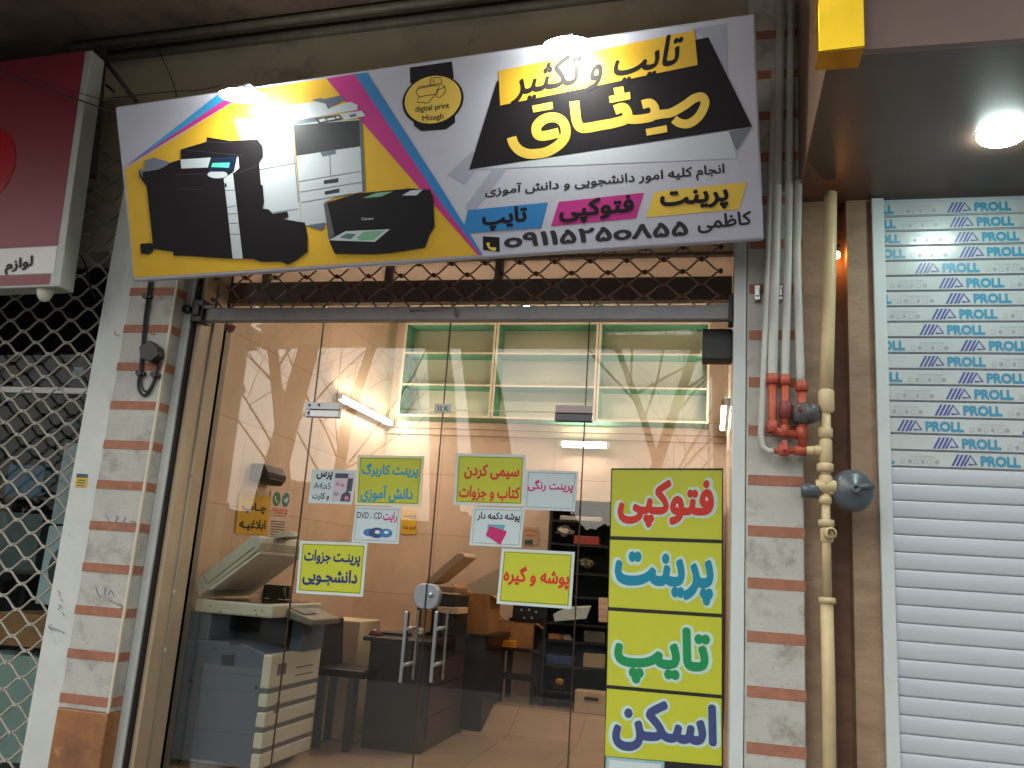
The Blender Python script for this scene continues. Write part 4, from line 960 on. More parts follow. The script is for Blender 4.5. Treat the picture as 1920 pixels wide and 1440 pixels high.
# ---------------------------------------------------------------- wall cabinets
YC = 3.46
zt = at(1000,604,YC).z; zb = at(1000,786,YC).z; zt2 = 4.36
xs = [at(752,690,YC).x, at(926,690,YC).x, at(1120,690,YC).x, at(1331,690,YC).x]
for i in range(3):
    x0, x1 = xs[i]+.004, xs[i+1]-.004
    t = thing('wall_cabinet', ('left open cabinet with green sides above the glass doors', 'middle open cabinet with green sides on the back wall', 'right open cabinet with green sides near the yellow posters')[i], 'cabinet', ((x0+x1)/2, 3.58, zb), 'open green backed wall cabinets')
    e = .022
    b = MB()
    for bx in ((x0,x0+e,zb,zt),(x1-e,x1,zb,zt),(x0+e,x1-e,zb,zb+e),(x0+e,x1-e,zt-e,zt)): b.box(bx[0], bx[1], YC, YC+.012, bx[2], bx[3])
    zs = [zb+(zt-zb)*f for f in (.335,.672)]
    for z in zs: b.box(x0+e, x1-e, YC+.003, YC+.012, z-.009, z+.009)
    b.build('front_edge', cabinet_cream, t)
    b = MB(); b.box(x0, x0+e, YC+.012, 3.74, zb, zt); b.box(x1-e, x1, YC+.012, 3.74, zb, zt); b.box(x0+e, x1-e, YC+.012, 3.74, zt-e, zt); b.box(x0+e, x1-e, YC+.012, 3.74, zb, zb+e)
    b.build('carcass', cabinet_green, t)
    for z in zs: MB().box(x0+e, x1-e, YC+.012, 3.735, z-.009, z+.009).build('shelf', cabinet_green, t)
    MB().box(x0+e, x1-e, 3.72, 3.738, zb+e, zt-e).build('back_panel', cabinet_back, t)
    b = MB(); b.box(x0, x1, YC+.01, 3.74, zt+.01, zt2); b.build('top_box', cabinet_green, t)
    b = MB(); b.box(x0+.03, x1-.03, YC, YC+.01, zt+.04, zt2-.03); b.build('top_door', cabinet_back, t)

# ---------------------------------------------------------------- big photocopier by the glass
YS = .37; XF = at(500,1227,YS).x
cpr = thing('photocopier', 'big ivory and blue grey photocopier with raised lid by the glass', 'photocopier', (-3.0, .85, FZ))
K = 360/1127.0
def cs(x, y): return (300+x*K, 980+y*K)          # sighting points on the copier's street side
def CS(x, y, yy=YS): return at(*cs(x, y), yy)
YB = 1.08
XR = -3.38
zplt, zplb = CS(630,480).z, CS(630,560).z
side = [(270,690),(370,685),(520,735),(632,775),(600,1030),(560,1440)]
pz = [CS(*p) for p in side]
ztop_r = CS(275,690).z; ztop_f = CS(630,775).z
xk = CS(400,690).x
MB().prism([(XR,YS,FZ+.04),(XF-.002,YS,FZ+.04),(XF-.002,YS,ztop_f),(XF-.14,YS,ztop_f+.045),(xk,YS,ztop_r),(XR,YS,ztop_r)], (0,YB-YS,0)).build('body', copier_blue, cpr, .008)
MB().box(XR, CS(290,600).x, YS+.01, YB, ztop_r, zplb).build('rear_tower', copier_blue, cpr, .006)
MB().box(XR-.0, XF-.05, YS+.32, YB-.01, ztop_r-.02, zplb).build('output_bay', copier_dark, cpr)
b = MB(); x0 = CS(210,480).x; b.prism([(x0,YS-.012,zplb),(XF+.01,YS-.012,zplb),(XF+.01,YS-.012,zplt),(x0,YS-.012,zplt)], (0,YB-YS+.02,0)); b.build('scanner_unit', copier_white, cpr, .012)
MB().box(x0+.05, XF-.06, YS+.04, YB-.05, zplt, zplt+.004).build('platen_glass', mat('platen_black', (26,28,32), .08), cpr)
# raised lid
lp = [(222,438),(200,350),(245,300),(545,72),(585,78),(592,118),(578,160),(290,385)]
MB().prism([CS(*p) for p in lp], (0,YB-YS-.04,0)).build('lid', copier_white, cpr, .012)
MB().prism([CS(*p) for p in [(588,165),(582,182),(300,395),(285,388)]], (0,YB-YS-.1,0)).build('lid_pad', mat('lid_pad', (222,216,204), .6), cpr)
lid_ = [o for o in cpr.children if o.name.startswith('lid')][0]
b = MB(); put_stroke(b, [cs(280,358),cs(555,142)], 1.2, lambda x, y, o: at(x, y, YS-.003), 0, False); put_stroke(b, [cs(248,305),cs(280,355)], .8, lambda x, y, o: at(x, y, YS-.003), 0, False); b.build('lid_seam', ink_black, lid_)
b = MB(); b.lathe([(.10,0),(.085,.03),(.05,.045),(0,.05)], CS(610,70)+Vector((0,.3,-.01)), (-.2,0,1), 20); b.build('paper_feeder_dome', copier_white, cpr)
b = MB(); b.tube([CS(560,455)+Vector((0,.4,0)), CS(555,380)+Vector((0,.4,0))], .012, 8); b.build('lid_hinge', chrome_dk, cpr)
# control panel
pa = Vector((XF+.0, YB-.06, zplt-.02))
b = MB(); b.prism([(XF-.03,YS+.18,zplt-.015),(XF+.20,YS+.18,zplt-.085),(XF+.20,YS+.18,zplt-.125),(XF-.03,YS+.18,zplt-.08)], (0,.46,0)); cpn = b.build('control_panel', mat('panel_grey', (120,116,108), .4), cpr, .01)
b = MB(); b.prism([(XF+.0,YS+.22,zplt-.0205),(XF+.12,YS+.22,zplt-.057),(XF+.12,YS+.42,zplt-.057),(XF+.0,YS+.42,zplt-.0205)], (0,0,.003)); b.build('panel_screen', copier_dark, cpn)
MB().box(XF-.03, XF+.06, YS+.36, YB-.02, ztop_f, zplb+.02).build('panel_support', copier_blue, cpr, .006)
# front: upper door and drawers with grey stripes between
zf0 = CS(630,775).z; zr = [CS(615,990).z, CS(605,1100).z, CS(595,1220).z, CS(580,1345).z]
zz_top = zf0+.0
prev = zf0
for i in range(5):
    lo = (zr[i] if i < 4 else FZ+.045)
    st = .028
    MB().box(XF-.02, XF+.045, YS-.004, YB, lo+(st/2 if i < 4 else 0), prev-(0 if i == 0 else st/2)).build('front_door' if i == 0 else 'paper_drawer', copier_white, cpr, .01)
    if i < 4: MB().box(XF-.015, XF+.038, YS+.0, YB-.002, lo-st/2+.001, lo+st/2-.001).build('grey_stripe', copier_grey, cpr)
    prev = lo
b = MB(); fo = lambda x, y, o: at(x, y, YS-.0025)
for pth in ([cs(240,840),cs(205,1440)], [cs(150,965),cs(610,1000)], [cs(190,1208),cs(580,1252)], [cs(250,872),cs(605,905)]): put_stroke(b, pth, .7, fo, 0, False)
for x, y in ((145,665),(325,740),(540,762),(450,790),(605,965),(565,1130)): b.poly([at(cs(x, y)[0]+1.6*math.cos(-t), cs(x, y)[1]+1.6*math.sin(t), YS-.003) for t in [q*1.047 for q in range(6)]])
for q in ([(405,700),(480,700),(475,718),(408,716)], [(360,775),(440,775),(435,840),(360,838)], [(80,885),(115,885),(115,915),(80,915)], [(170,915),(192,915),(192,940),(170,940)], [(555,955),(575,955),(575,980),(555,980)]):
    b.poly([at(*cs(x, y), YS-.0028) for x, y in q])
b.build('panel_seams', mat('seam_dark', (44,54,66), .6), cpr)
b = MB(); fo = lambda x, y, o: at(x, y, YS-.0145)
for x, y in ((292,490),(560,515),(600,518),(355,522),(565,540)): b.poly([at(cs(x, y)[0]+1.8*math.cos(t), cs(x, y)[1]+1.8*math.sin(t), YS-.0145) for t in [q*1.047 for q in range(6)]])
b.build('screws', copier_grey, cpr)
b = MB(); XQ = XF+.0465
for (ya, za, yb, zb_) in ((YS+.08,zf0-.06,YS+.2,zf0-.13),(YS+.10,zf0-.30,YS+.17,zf0-.36)): b.box(XQ-.001, XQ, ya, yb, zb_, za)
for k in range(2): b.box(XQ-.001, XQ, YS+.34, YS+.6, zf0-.10-.05*k, zf0-.108-.05*k)
b.build('front_sticker', copier_grey, cpr)
b = MB()
for x in (XR+.08, XF-.08):
    for y in (YS+.08, YB-.08): b.lathe([(.0,-.02),(.03,-.02),(.03,.02),(0,.02)], (x, y, FZ+.03), (0,1,0), 12); b.box(x-.02, x+.02, y-.025, y+.025, FZ+.03, FZ+.075)
b.build('caster_wheels', black_plastic, cpr)

# ---------------------------------------------------------------- desk with things on it
q0, q1, q2 = atz(675,1402,FZ), atz(787,1415,FZ), atz(862,1373,FZ)
DX0, DX1, DY0, DY1 = q0.x, q1.x, (q0.y+q1.y)/2, q2.y; DT_ = at(690,1193,DY0-.03).z
dkk = thing('desk', 'dark brown wooden desk seen end on in the middle of the shop', 'desk', ((DX0+DX1)/2, (DY0+DY1)/2, FZ))
MB().box(DX0-.05, DX1+.03, DY0-.04, DY1+.02, DT_-.032, DT_).build('desk_top', dark_wood, dkk, .004)
MB().box(DX0, DX1, DY0, DY0+.03, FZ, DT_-.033).build('end_panel', dark_wood, dkk)
MB().box(DX1-.03, DX1-.002, DY0+.031, DY1, FZ, DT_-.033).build('side_panel', dark_wood, dkk)
for k in range(3): MB().box(DX1-.002, DX1+.008, DY0+.10, DY1-.04, FZ+.06+.2*k, FZ+.24+.2*k).build('drawer_front', mat('drawer_brown', (64,36,27), .4, .3, 6, stretch=(1,1,8)), dkk, .004)
MB().box(DX0, DX0+.03, DY0+.031, DY1, FZ, DT_-.033).build('side_panel', dark_wood, dkk)
dk2 = thing('desk', 'second dark desk standing behind the first with a cable at its foot', 'desk', (-1.95,2.6,FZ))
E1 = DY1+.12; EX0, EX1 = at(800,1190,E1).x, at(926,1190,E1).x
MB().box(EX0, EX1, E1-.03, E1+.68, DT_-.03, DT_).build('desk_top', dark_wood, dk2, .004)
MB().box(EX0+.04, EX1-.06, E1, E1+.03, FZ, DT_-.031).build('end_panel', dark_wood, dk2)
MB().box(EX1-.09, EX1-.06, E1+.031, E1+.64, FZ, DT_-.031).build('side_panel', dark_wood, dk2)
MB().box(EX0+.04, EX1-.091, E1+.12, E1+.6, FZ+.25, FZ+.28).build('shelf', dark_wood, dk2)
z = DT_+.002
sn = thing('desktop_scanner', 'beige and black desktop copier with raised lid on the desk', 'scanner', (-1.9,1.75,z))
YD = DY0+.6
def sd(name, x0, y0, x1, y1, yy, depth, m, bev=.006):
    a = at(x0, y0, yy); d = at(x1, y1, yy); return MB().box(a.x, d.x, yy, yy+depth, max(d.z, z), a.z).build(name, m, sn, bev)
sd('body', 784, 1112, 848, 1196, YD, .42, copier_dark); sd('front_tray', 820, 1137, 858, 1152, YD-.04, .3, mat('tray_beige', (206,180,150), .5))
sd('scanner_bed', 790, 1098, 852, 1112, YD+.01, .4, mat('bed_tan', (150,118,92), .5))
MB().prism([at(x, y, YD+.02) for x, y in [(800,1096),(796,1090),(858,1036),(868,1036),(872,1044),(815,1092)]], (0,.38,0)).build('lid', mat('lid_beige', (206,176,146), .5), sn, .008)
sd('side_panel', 790, 1142, 806, 1186, YD-.03, .02, mat('panel_tan', (190,150,110), .5))
def deskitem(name, x0, y0, x1, y1, yy, depth, m, label, cat, bev=.004, base=None):
    a = at(x0, y0, yy); d = at(x1, y1, yy); zb_ = d.z if base is None else base
    return MB().box(a.x, d.x, yy, yy+depth, zb_, a.z).build(name, m, label=label, cat=cat, bevel=bev)
b = MB(); c = at(705,1186,DY0+.1); b.lathe([(.0,.045),(.03,.04),(.05,.02),(.055,0),(0,0)], (c.x, c.y, z), (0,0,1), 20); b.build('red_mouse', mat('mouse_red', (104,34,30), .25), label='dark red rounded mouse at the left end of the desk', cat='mouse')
deskitem('keyboard', 712, 1184, 762, 1190, DY0+.22, .14, black_plastic, 'flat dark keyboard lying on the first desk', 'keyboard', base=z)
def crumple(cx, cy, yy, r, m, name, label, cat, seed, base=None):
    random.seed(seed); c = at(cx, cy, yy); b = MB(); vs = []; n, mm = 12, 7
    for i in range(mm):
        for j in range(n):
            th = math.pi*i/(mm-1); ph = 2*math.pi*j/n; rr = r*(.65+.5*random.random())
            vs.append((c.x+rr*1.3*math.sin(th)*math.cos(ph), c.y+rr*math.sin(th)*math.sin(ph), max(c.z+rr*.75*math.cos(th), -9 if base is None else base)))
    b.add(vs, [(i*n+j, i*n+(j+1) % n, (i+1)*n+(j+1) % n, (i+1)*n+j) for i in range(mm-1) for j in range(n)], 0)
    return b.build(name, m, label=label, cat=cat)
crumple(788, 1184, DY0+.3, .035, bag_white, 'crumpled_paper', 'crumpled white paper beside the left door handle on the desk', 'paper', 3, z)
b = MB(); zz2 = at(890,1185,2.3).z
def openbox(x0, y0, x1, y1, yy, dep, label, flap=True, m=cardboard, base=None):
    a = at(x0, y0, yy); d = at(x1, y1, yy); zb_ = d.z if base is None else base
    t = thing('cardboard_box', label, 'box', ((a.x+d.x)/2, yy+dep/2, zb_))
    w_ = .008; b = MB(); b.box(a.x, d.x, yy, yy+w_, zb_, a.z); b.box(a.x, d.x, yy+dep-w_, yy+dep, zb_, a.z); b.box(a.x, a.x+w_, yy+w_, yy+dep-w_, zb_, a.z); b.box(d.x-w_, d.x, yy+w_, yy+dep-w_, zb_, a.z); b.box(a.x+w_, d.x-w_, yy+w_, yy+dep-w_, zb_, zb_+w_)
    b.build('box_body', m, t)
    if flap:
        h = (d.x-a.x)*.45
        b = MB(); b.prism([(a.x,yy,a.z),(a.x-h*.6,yy,a.z+h*.55),(a.x-h*.6,yy+dep,a.z+h*.55),(a.x,yy+dep,a.z)], (.004,0,.004)); b.build('box_flap', m, t)
        b = MB(); b.prism([(d.x,yy,a.z),(d.x+h*.7,yy,a.z-h*.35),(d.x+h*.7,yy+dep,a.z-h*.35),(d.x,yy+dep,a.z)], (.004,0,.004)); b.build('box_flap', m, t)
    return t
openbox(862, 1112, 915, 1180, E1+.1, .4, 'open brown cardboard box heaped on the second desk', base=DT_+.001)
b = MB(); c = at(905,1110,2.75)
b.prism([at(x, y, E1+.6) for x, y in [(868,1100),(935,1066),(940,1130),(880,1150)]], (0,.02,.0)); b.build('paper_roll', mat('grey_sheet', (168,158,144), .6), label='large grey paper sheet leaning behind the boxes on the second desk', cat='paper')
# side table with boxes
tb_ = thing('side_table', 'small dark table under the brown and yellow boxes by the back wall', 'table', (-1.7,3.45,FB))
a = at(932,1212,3.3); d = at(1010,1212,3.3); zt_ = a.z
MB().box(a.x-.02, d.x+.02, 3.28, 3.72, zt_-.03, zt_).build('table_top', dark_wood, tb_, .003)
for x in (a.x+.02, d.x-.06):
    for y in (3.31, 3.66): MB().box(x, x+.05, y, y+.05, FB, zt_-.031).build('leg', dark_wood, tb_)
MB().box(a.x+.07, d.x-.06, 3.32, 3.345, FB+.2, FB+.26).build('stretcher', dark_wood, tb_)
openbox(932, 1164, 1000, 1201, 3.35, .3, 'brown cardboard box with bent flap on the small side table', base=zt_+.001)
deskitem('yellow_pack', 933, 1199, 968, 1211, 3.285, .055, mat('pack_amber', (222,150,30), .5), 'amber yellow pack lying in front of the box on the table', 'box', base=zt_+.001)
crt = thing('plastic_crate', 'black plastic crate with white marks above the brown box', 'crate', at(998,1160,3.5))
a = at(962,1132,3.5); d = at(1036,1164,3.5)
MB().box(a.x, d.x, 3.5, 3.72, d.z, a.z).build('crate_body', copier_dark, crt, .006)
b = MB()
for px, py in ((978,1143),(992,1143),(1005,1147),(983,1158),(997,1158)): p = at(px, py, 3.498); b.lathe([(0,0),(.012,0),(.012,.003)], p, (0,-1,0), 8)
b.build('white_dots', bag_white, crt)
MB().box(a.x-.02, d.x+.02, 3.46, 3.748, d.z-.03, d.z-.001).build('wall_shelf', dark_wood, label='dark wall shelf carrying the black plastic crate', cat='shelf')

# rack of black shelves
YR = 3.28
rk = thing('shelf_rack', 'tall black shelf rack full of bags and boxes at the back', 'shelf', (-1.1,3.5,FB))
a = at(1032,935,YR); d = at(1180,935,YR); rz = [at(1080, y, YR).z for y in (940,978,1022,1075,1120,1172,1205,1252,1302)]
xr0, xr1 = a.x, .10
for x in (xr0, (xr0+xr1)/2-.03, xr1-.03): MB().box(x, x+.03, YR, 3.72, FB, rz[0]).build('side_panel', board_black, rk)
for z_ in rz[::1]: MB().box(xr0+.03, xr1-.03, YR+.01, 3.71, z_-.01, z_+.01).build('shelf_board', board_black, rk)
MB().box(xr0, xr1, 3.72, 3.74, FB, rz[0]).build('back_panel', mat('rack_back', (30,34,32), .7), rk)
def on_rack(name, x0, y0, x1, y1, m, label, cat, shelf, dep=.2, yy=YR+.02, bev=.006):
    a = at(x0, y0, yy); d = at(x1, y1, yy); zb_ = rz[shelf]+.0105
    return MB().box(a.x, d.x, yy, yy+dep, zb_, max(a.z, zb_+.02)).build(name, m, label=label, cat=cat, bevel=bev)
on_rack('paper_stack', 1050, 966, 1128, 976, mat('stack_grey', (186,176,168), .6), 'stack of pale papers on the top shelf of the rack', 'paper', 1)
crumple(1058, 995, YR+.1, .07, bag_white, 'plastic_bag', 'crumpled pale plastic bag on the left of the rack', 'bag', 11, rz[2]+.011)
on_rack('red_folders', 1076, 1004, 1122, 1022, mat('folder_red', (150,56,52), .5), 'flat pile of red folders on the rack beside the plastic bag', 'folder', 2)
crumple(1100, 1056, YR+.1, .06, mat('bag_olive', (120,118,96), .4, .2, 20), 'olive_bag', 'olive grey bag on the middle shelf of the rack', 'bag', 5, rz[3]+.011)
b = MB(); b.prism([at(x, y, YR-.1) for x, y in [(1037,1152),(1062,1140),(1106,1138),(1098,1160),(1040,1165)]], (0,.1,.01)); b.build('paper_sheet', paper_white, label='loose white paper sheets sticking out from the rack', cat='paper')
for k in range(4):
    a = at(1122, 1166-11.5*k, YR-.02); d = at(1140, 1156-11.5*k, YR-.02)
    MB().box(a.x, d.x+.05, YR-.02, YR+.2, a.z, d.z-.002).build('small_carton', mat('carton_peach', (226,196,176), .5), bevel=.003, cat='box', group='stack of small pale cartons on the rack',
        label=('lowest small pale carton of the stack beside the green lettered poster', 'second small pale carton from the bottom of the stack', 'third small pale carton from the bottom of the stack', 'topmost small pale carton of the stack beside the posters')[k])
on_rack('grey_printer', 1095, 1182, 1134, 1203, mat('printer_grey', (92,96,92), .5), 'dull grey printer on the right of the rack', 'printer', 6, .3)
crumple(1062, 1198, YR+.08, .05, bag_white, 'plastic_bag', 'crumpled white plastic bag on the lower middle of the rack', 'bag', 8, rz[6]+.011)
on_rack('brown_carton', 1028, 1188, 1052, 1204, cardboard, 'small brown carton beside the lower white plastic bag', 'box', 6)
on_rack('blue_pack', 1024, 1226, 1072, 1250, mat('pack_blue', (42,62,122), .35), 'shiny dark blue pack on the lower shelf of the rack', 'pack', 7)
on_rack('beige_carton', 1094, 1224, 1134, 1250, mat('carton_beige', (170,156,128), .6), 'beige carton on the lower right shelf of the rack', 'box', 7, .3)
crumple(1042, 1290, YR+.1, .075, mat('bag_black', (40,36,40), .3), 'black_bag', 'black bag with a yellow edge at the foot of the rack', 'bag', 14, rz[8]+.011)
crumple(1050, 1278, YR+.03, .035, mat('bag_yellow', (196,150,40), .4), 'yellow_bag', 'small crumpled yellow bag on top of the black bag', 'bag', 15)
pc = thing('computer_case', 'beige computer case lying on the floor before the rack', 'computer', at(1105,1322,3.12))
a = at(1078,1294,3.12); d = at(1138,1326,3.12)
MB().box(a.x, d.x, 3.12, 3.27, FB, a.z).build('case_body', mat('case_beige', (200,178,148), .5), pc, .008)
p0 = at(1096,1306,3.119); p1 = at(1122,1315,3.119); MB().box(p0.x, p1.x, 3.113, 3.119, p1.z, p0.z).build('drive_slot', copier_dark, pc)

# chair, cream cabinet, monitor behind the copier
ch = thing('dark_chair', 'dark wooden chair between the photocopier and the desk', 'chair', (-2.5,1.2,FZ))
YH = 1.3
sz = at(640,1255,YH).z; xa, xb = at(586,1255,YH).x, at(684,1255,YH).x
MB().box(xa, xb, YH-.01, YH+.40, sz-.055, sz).build('seat', dark_wood, ch, .008)
for x in (xb-.045, xb-.17): pass
for (px, yy) in ((654,YH+.02),(618,YH+.34),(598,YH+.02),(660,YH+.36)):
    x = at(px, 1320, yy).x; MB().box(x-.024, x+.024, yy, yy+.045, FZ, sz-.056).build('leg', dark_wood, ch)
x = at(600,1200,YH).x; zt3 = at(600,1160,YH).z
MB().prism([(x-.05,YH+.0,sz-.02),(x+.03,YH,sz-.02),(x+.0,YH,zt3),(x-.05,YH,zt3)], (0,.4,0)).build('backrest', dark_wood, ch, .01)
cb2 = thing('cream_cabinet', 'low cream cabinet with dark handle against the tiled wall', 'cabinet', (-3.2,2.3,FZ))
a = at(604,1160,1.9); d = at(668,1242,1.9)
MB().box(max(a.x,-3.41), d.x, 1.9, 2.35, FZ, a.z).build('cabinet_body', mat('cabinet_sand', (226,204,174), .5), cb2, .006)
p = at(613,1170,1.895); MB().box(p.x-.008, p.x+.008, 1.88, 1.898, p.z-.04, p.z+.02).build('handle', copier_dark, cb2)
mo = thing('monitor', 'black monitor standing behind the raised copier lid', 'monitor', at(505,1118,1.5))
a = at(478,1094,1.5); d = at(539,1124,1.5); MB().box(a.x, d.x, 1.5, 1.54, d.z, a.z).build('screen', copier_dark, mo, .005)
MB().box((a.x+d.x)/2-.03, (a.x+d.x)/2+.03, 1.541, 1.58, FZ+.62, d.z+.05).build('stand', copier_dark, mo)
MB().box(a.x-.1, d.x+.35, 1.42, 1.8, FZ+.58, FZ+.619).build('back_table', dark_wood, label='dark table top behind the photocopier under the black monitor', cat='table')

# things on the side wall
dp = thing('towel_dispenser', 'dark brown paper towel dispenser on the side wall', 'dispenser', (-3.41,1.2,2.0))
a = atx(472,868,-3.41); d = atx(500,905,-3.41)
z1_, z0_ = a.z, d.z-.02
MB().prism([(-3.418,a.y,z0_),(-3.30,a.y,z0_),(-3.27,a.y,z0_+.05),(-3.27,a.y,z1_-.06),(-3.31,a.y,z1_),(-3.418,a.y,z1_)], (0,d.y-a.y+.05,0)).build('case', mat('dispenser_brown', (52,38,36), .6), dp, .012)
MB().box(-3.269, -3.262, a.y+.03, d.y+.02, z1_-.11, z1_-.10).build('slot', chrome_dk, dp)
def wallnote(q, label, m, texts, name='wall_notice'):
    P = [atx(px, py, -3.412) for px, py in q]
    def fn(u, v, off=0): return (P[0]*(1-u)*(1-v)+P[1]*u*(1-v)+P[2]*u*v+P[3]*(1-u)*v)+Vector((off,0,0))
    o = MB().prism([fn(0,0), fn(0,1), fn(1,1), fn(1,0)], (-.001,0,0)).build(name, m, label=label, cat='notice', group='notices on the side wall')
    for (s, fa, bold, ink, (u0,v0,u1,v1)) in texts:
        t = MB(); put_text(t, s, lambda u, v, l: fn(u0+(u1-u0)*u, v1+(v0-v1)*v, .001+l*.0003), 0, bold, fa); t.build('lettering', ink, o)
    return o, fn
wallnote([(449,925),(507,931),(501,1003),(441,1000)], 'ochre notice with two lines of dark lettering on the side wall', paper_ochre, [('چـاپ', True, .035, ink_black, (.12,.2,.9,.48)), ('ابلاغیـه', True, .035, ink_black, (.08,.62,.92,.92))])
o, fn = wallnote([(509,918),(549,922),(541,968),(505,964)], 'pale notice with two round green icons on the side wall', mat('note_pink', (226,200,184), .6), [('۰۹۱۱۵۲۵', False, .02, ink_red, (.05,.72,.9,.95))])
b = MB()
for cx, mi in ((.27,0),(.72,1)):
    b.poly([fn(cx+.19*math.cos(t), .36+.3*math.sin(t), .001) for t in [q*.35 for q in range(18)]], mi)
put_stroke(b, [(.20,.24),(.22,.38),(.30,.48),(.36,.46)], .05, lambda u, v, o_: fn(u, v, .0016), 2); b.poly([fn(u, v, .0016) for u, v in [(.60,.38),(.84,.22),(.78,.5)]], 2)
b.build('round_icons', [mat('icon_green', (60,120,100), .5), mat('icon_teal', (60,130,140), .5), paper_white], o)
o, fn = wallnote([(504,968),(539,971),(533,1020),(501,1017)], 'pale price list of grey lines on the side wall', mat('note_pink', (226,200,184), .6), [])
b = MB()
for k in range(8): b.add([fn(.1,.15+.1*k,.001), fn(.9,.15+.1*k,.001), fn(.9,.2+.1*k,.001), fn(.1,.2+.1*k,.001)], [(0,1,2,3)])
b.build('list_lines', ink_grey, o)
wallnote([(753,955),(784,958),(780,1002),(752,1000)], 'small ochre notice on the side wall left of the second door', paper_ochre, [('پرینت', True, .02, ink_black, (.1,.15,.9,.42)), ('فرم نما', True, .02, ink_black, (.1,.58,.9,.88))]) if False else None
P5 = [at(px, py, 3.74) for px, py in ((753,955),(782,957),(780,1002),(752,1001))]
o = MB().prism([P5[0], P5[3], P5[2], P5[1]], (0,.002,0)).build('wall_notice', paper_ochre, label='small ochre notice on the back wall beside the blue disc notice', cat='notice', group='small notices on the back wall')
for s_, q_ in (('پرینت', [(756,962),(780,963),(779,974),(756,973)]), ('فرم نما', [(756,984),(780,985),(778,996),(756,995)])):
    b = MB(); put_text(b, s_, quadmap(q_, lambda x, y, o_: at(x, y, 3.7385-o_)), 0, .02); b.build('lettering', ink_black, o)
P5 = [at(px, py, 3.74) for px, py in ((980,988),(1010,989),(1008,1022),(979,1021))]
o = MB().prism([P5[0], P5[3], P5[2], P5[1]], (0,.002,0)).build('wall_notice', mat('note_tan', (196,160,130), .6), label='small tan notice with a green mark on the back wall', cat='notice', group='small notices on the back wall')
b = MB(); b.poly([at(x, y, 3.7385) for x, y in ((984,1013),(984,1020),(999,1021),(999,1012))]); b.build('green_mark', mat('mark_green', (60,90,80), .6), o)
b = MB(); put_stroke(b, [(984,995),(994,994),(1006,997)], 1.6, lambda x, y, o_: at(x, y, 3.7385), 0); put_stroke(b, [(986,1004),(1002,1005)], 1.6, lambda x, y, o_: at(x, y, 3.7385), 0, False); b.build('pen_lines', mat('pen_rose', (160,100,90), .6), o)
# cables on the floor
def floor_cable(pts, label, zf=FZ+.006):
    b = MB(); b.tube([Vector((p.x, p.y, zf)) for p in [atz(px, py, zf) for px, py in smooth_path(pts, 5)]], .006, 5); b.build('floor_cable', black_cable, label=label, cat='cable', group='cables on the shop floor')
floor_cable([(585,1378),(600,1390),(625,1386),(660,1394),(675,1388)], 'dark cable curving over the floor between copier and desk')
floor_cable([(862,1373),(880,1352),(905,1345),(922,1330),(920,1312)], 'dark cable looping over the floor right of the second desk')

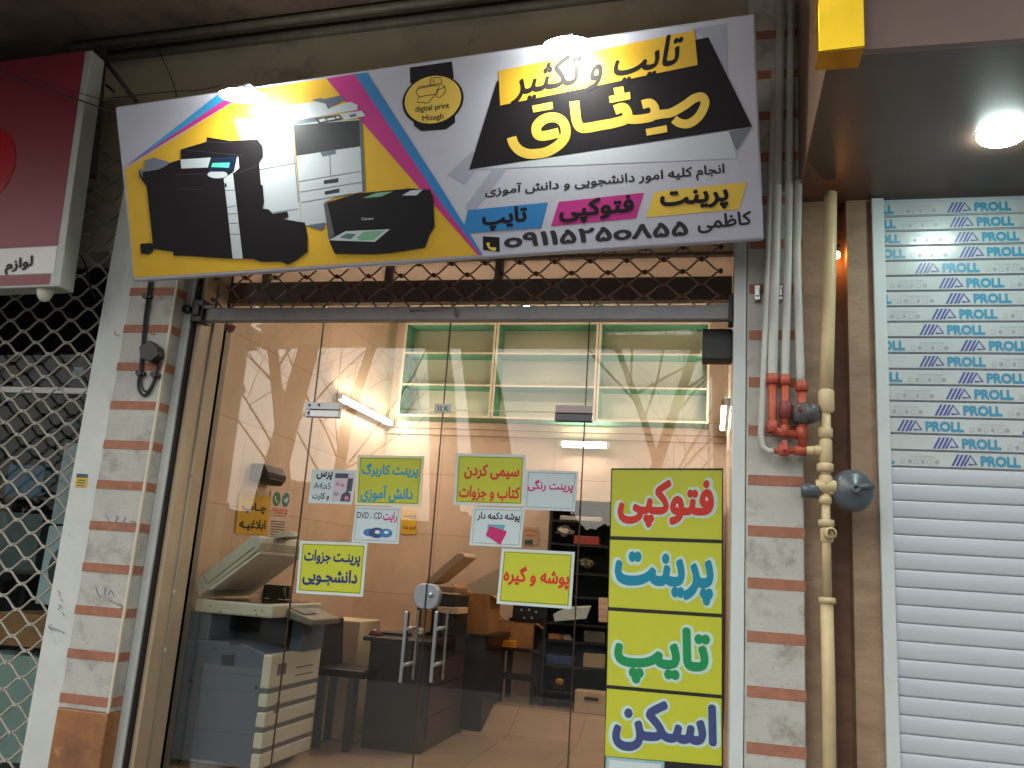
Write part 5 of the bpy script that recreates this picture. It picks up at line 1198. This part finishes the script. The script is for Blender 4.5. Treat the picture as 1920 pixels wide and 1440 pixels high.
# ================================================================ street behind the camera, seen in the glass
def tree(x, y, h, r, seed, label, lean=0.0, low=.3, cap=.07):
    rnd = random.Random(seed); t = thing('bare_tree', label, 'tree', (x, y, -.17), 'bare street trees across the road'); tb2 = MB(); cb3 = MB()
    def grow(p, d, ln, r0_, lvl):
        n = 5; pts = [p]; dd = d.copy(); rr = [r0_]
        for i in range(n):
            dd = (dd+Vector((rnd.uniform(-.16,.16), rnd.uniform(-.16,.16), rnd.uniform(-.05,.13)))).normalized()
            pts.append(pts[-1]+dd*(ln/n)); rr.append(r0_*(1-.55*(i+1)/n))
        (tb2 if lvl == 0 else cb3).tube(pts, rr, 9 if lvl == 0 else (5 if lvl < 3 else 3), caps=lvl == 0)
        if lvl < 4:
            for k in range((11 if low < .3 else 8) if lvl == 0 else (4 if lvl < 3 else 3)):
                f = rnd.uniform(low if lvl == 0 else .2, 1); i = min(int(f*n), n-1); q = pts[i].lerp(pts[i+1], f*n-i)
                a = rnd.uniform(0, 6.28); side = Vector((math.cos(a), math.sin(a), rnd.uniform(.1,.7)))
                nd = (dd*rnd.uniform(.3,.9)+side).normalized()
                grow(q, nd, ln*rnd.uniform(.32,.55), max(min(rr[i]*.42, cap), .006), lvl+1)
    grow(Vector((x, y, -.17)), Vector((lean, 0, 1)).normalized(), h, r, 0)
    tb2.build('trunk', bark, t); cb3.build('crown', twig, t)
YT = -12.6
for i, (px, lean, h, r) in enumerate(((390,0.02,15,.5),(480,.03,14,.36),(560,.05,13,.18),(604,-.02,13,.17),(838,.0,15,.40),(960,-.09,15,.6),(1160,.04,12,.15),(1290,-.06,9,.12),(1345,.02,17,.17))):
    x = at(px, 760, .6+12.6).x
    tree(x, YT - (i % 3)*.8, h, r, 40+i, ('thick bare tree opposite the left end of the glass', 'bare tree opposite the left glass pane', 'slim bare tree leaning opposite the left door', 'slim upright bare tree opposite the left door', 'thick bare tree opposite the middle of the shop', 'very thick leaning bare tree across the road', 'slim bare tree opposite the right door', 'slender leaning bare tree opposite the posters', 'tall slim bare tree opposite the right pillar')[i], lean, .46 if r > .3 else .2, .07 if r > .3 else .032)
# clipped evergreen hedge beyond the trees
random.seed(3); b = MB()
for i in range(5200):
    x = random.uniform(-24, 12); hgt = 3.4+.7*math.sin(x*.9)+.5*math.sin(x*2.3+1)
    c = Vector((x, -21+random.uniform(-.9,.9), random.uniform(0, 1)**.6*hgt-.17)); a = Vector((random.uniform(-1,1), random.uniform(-.4,.4), random.uniform(-1,1))).normalized()*.26; q_ = a.cross(Vector((random.uniform(-.5,.5),1,random.uniform(-.5,.5)))).normalized()*.2
    b.add([c-a, c+q_, c+a, c-q_], [(0,1,2,3)])
b.build('hedge', leafy, kind='stuff')
MB().box(-24, 12, -22.6, -22.4, -.17, 3.1).build('garden_wall', mat('wall_far', (96,92,84), .8, .2, 2), label='long dull garden wall across the road behind the hedge', cat='wall')

b = MB(); c = at(431,613,.02); b.obox(c, (.03,0,0), (0,.02,0), (.0,0,.010)); b.obox(c+Vector((.01,0,-.02)), (.016,0,.004), (0,.012,0), (.003,0,.014)); b.obox(c+Vector((-.02,0,-.012)), (.008,0,0), (0,.012,0), (.0,0,.010))
b.build('rusty_catch', rust, label='small rusty latch hanging under the left end of the grille bar', cat='latch')
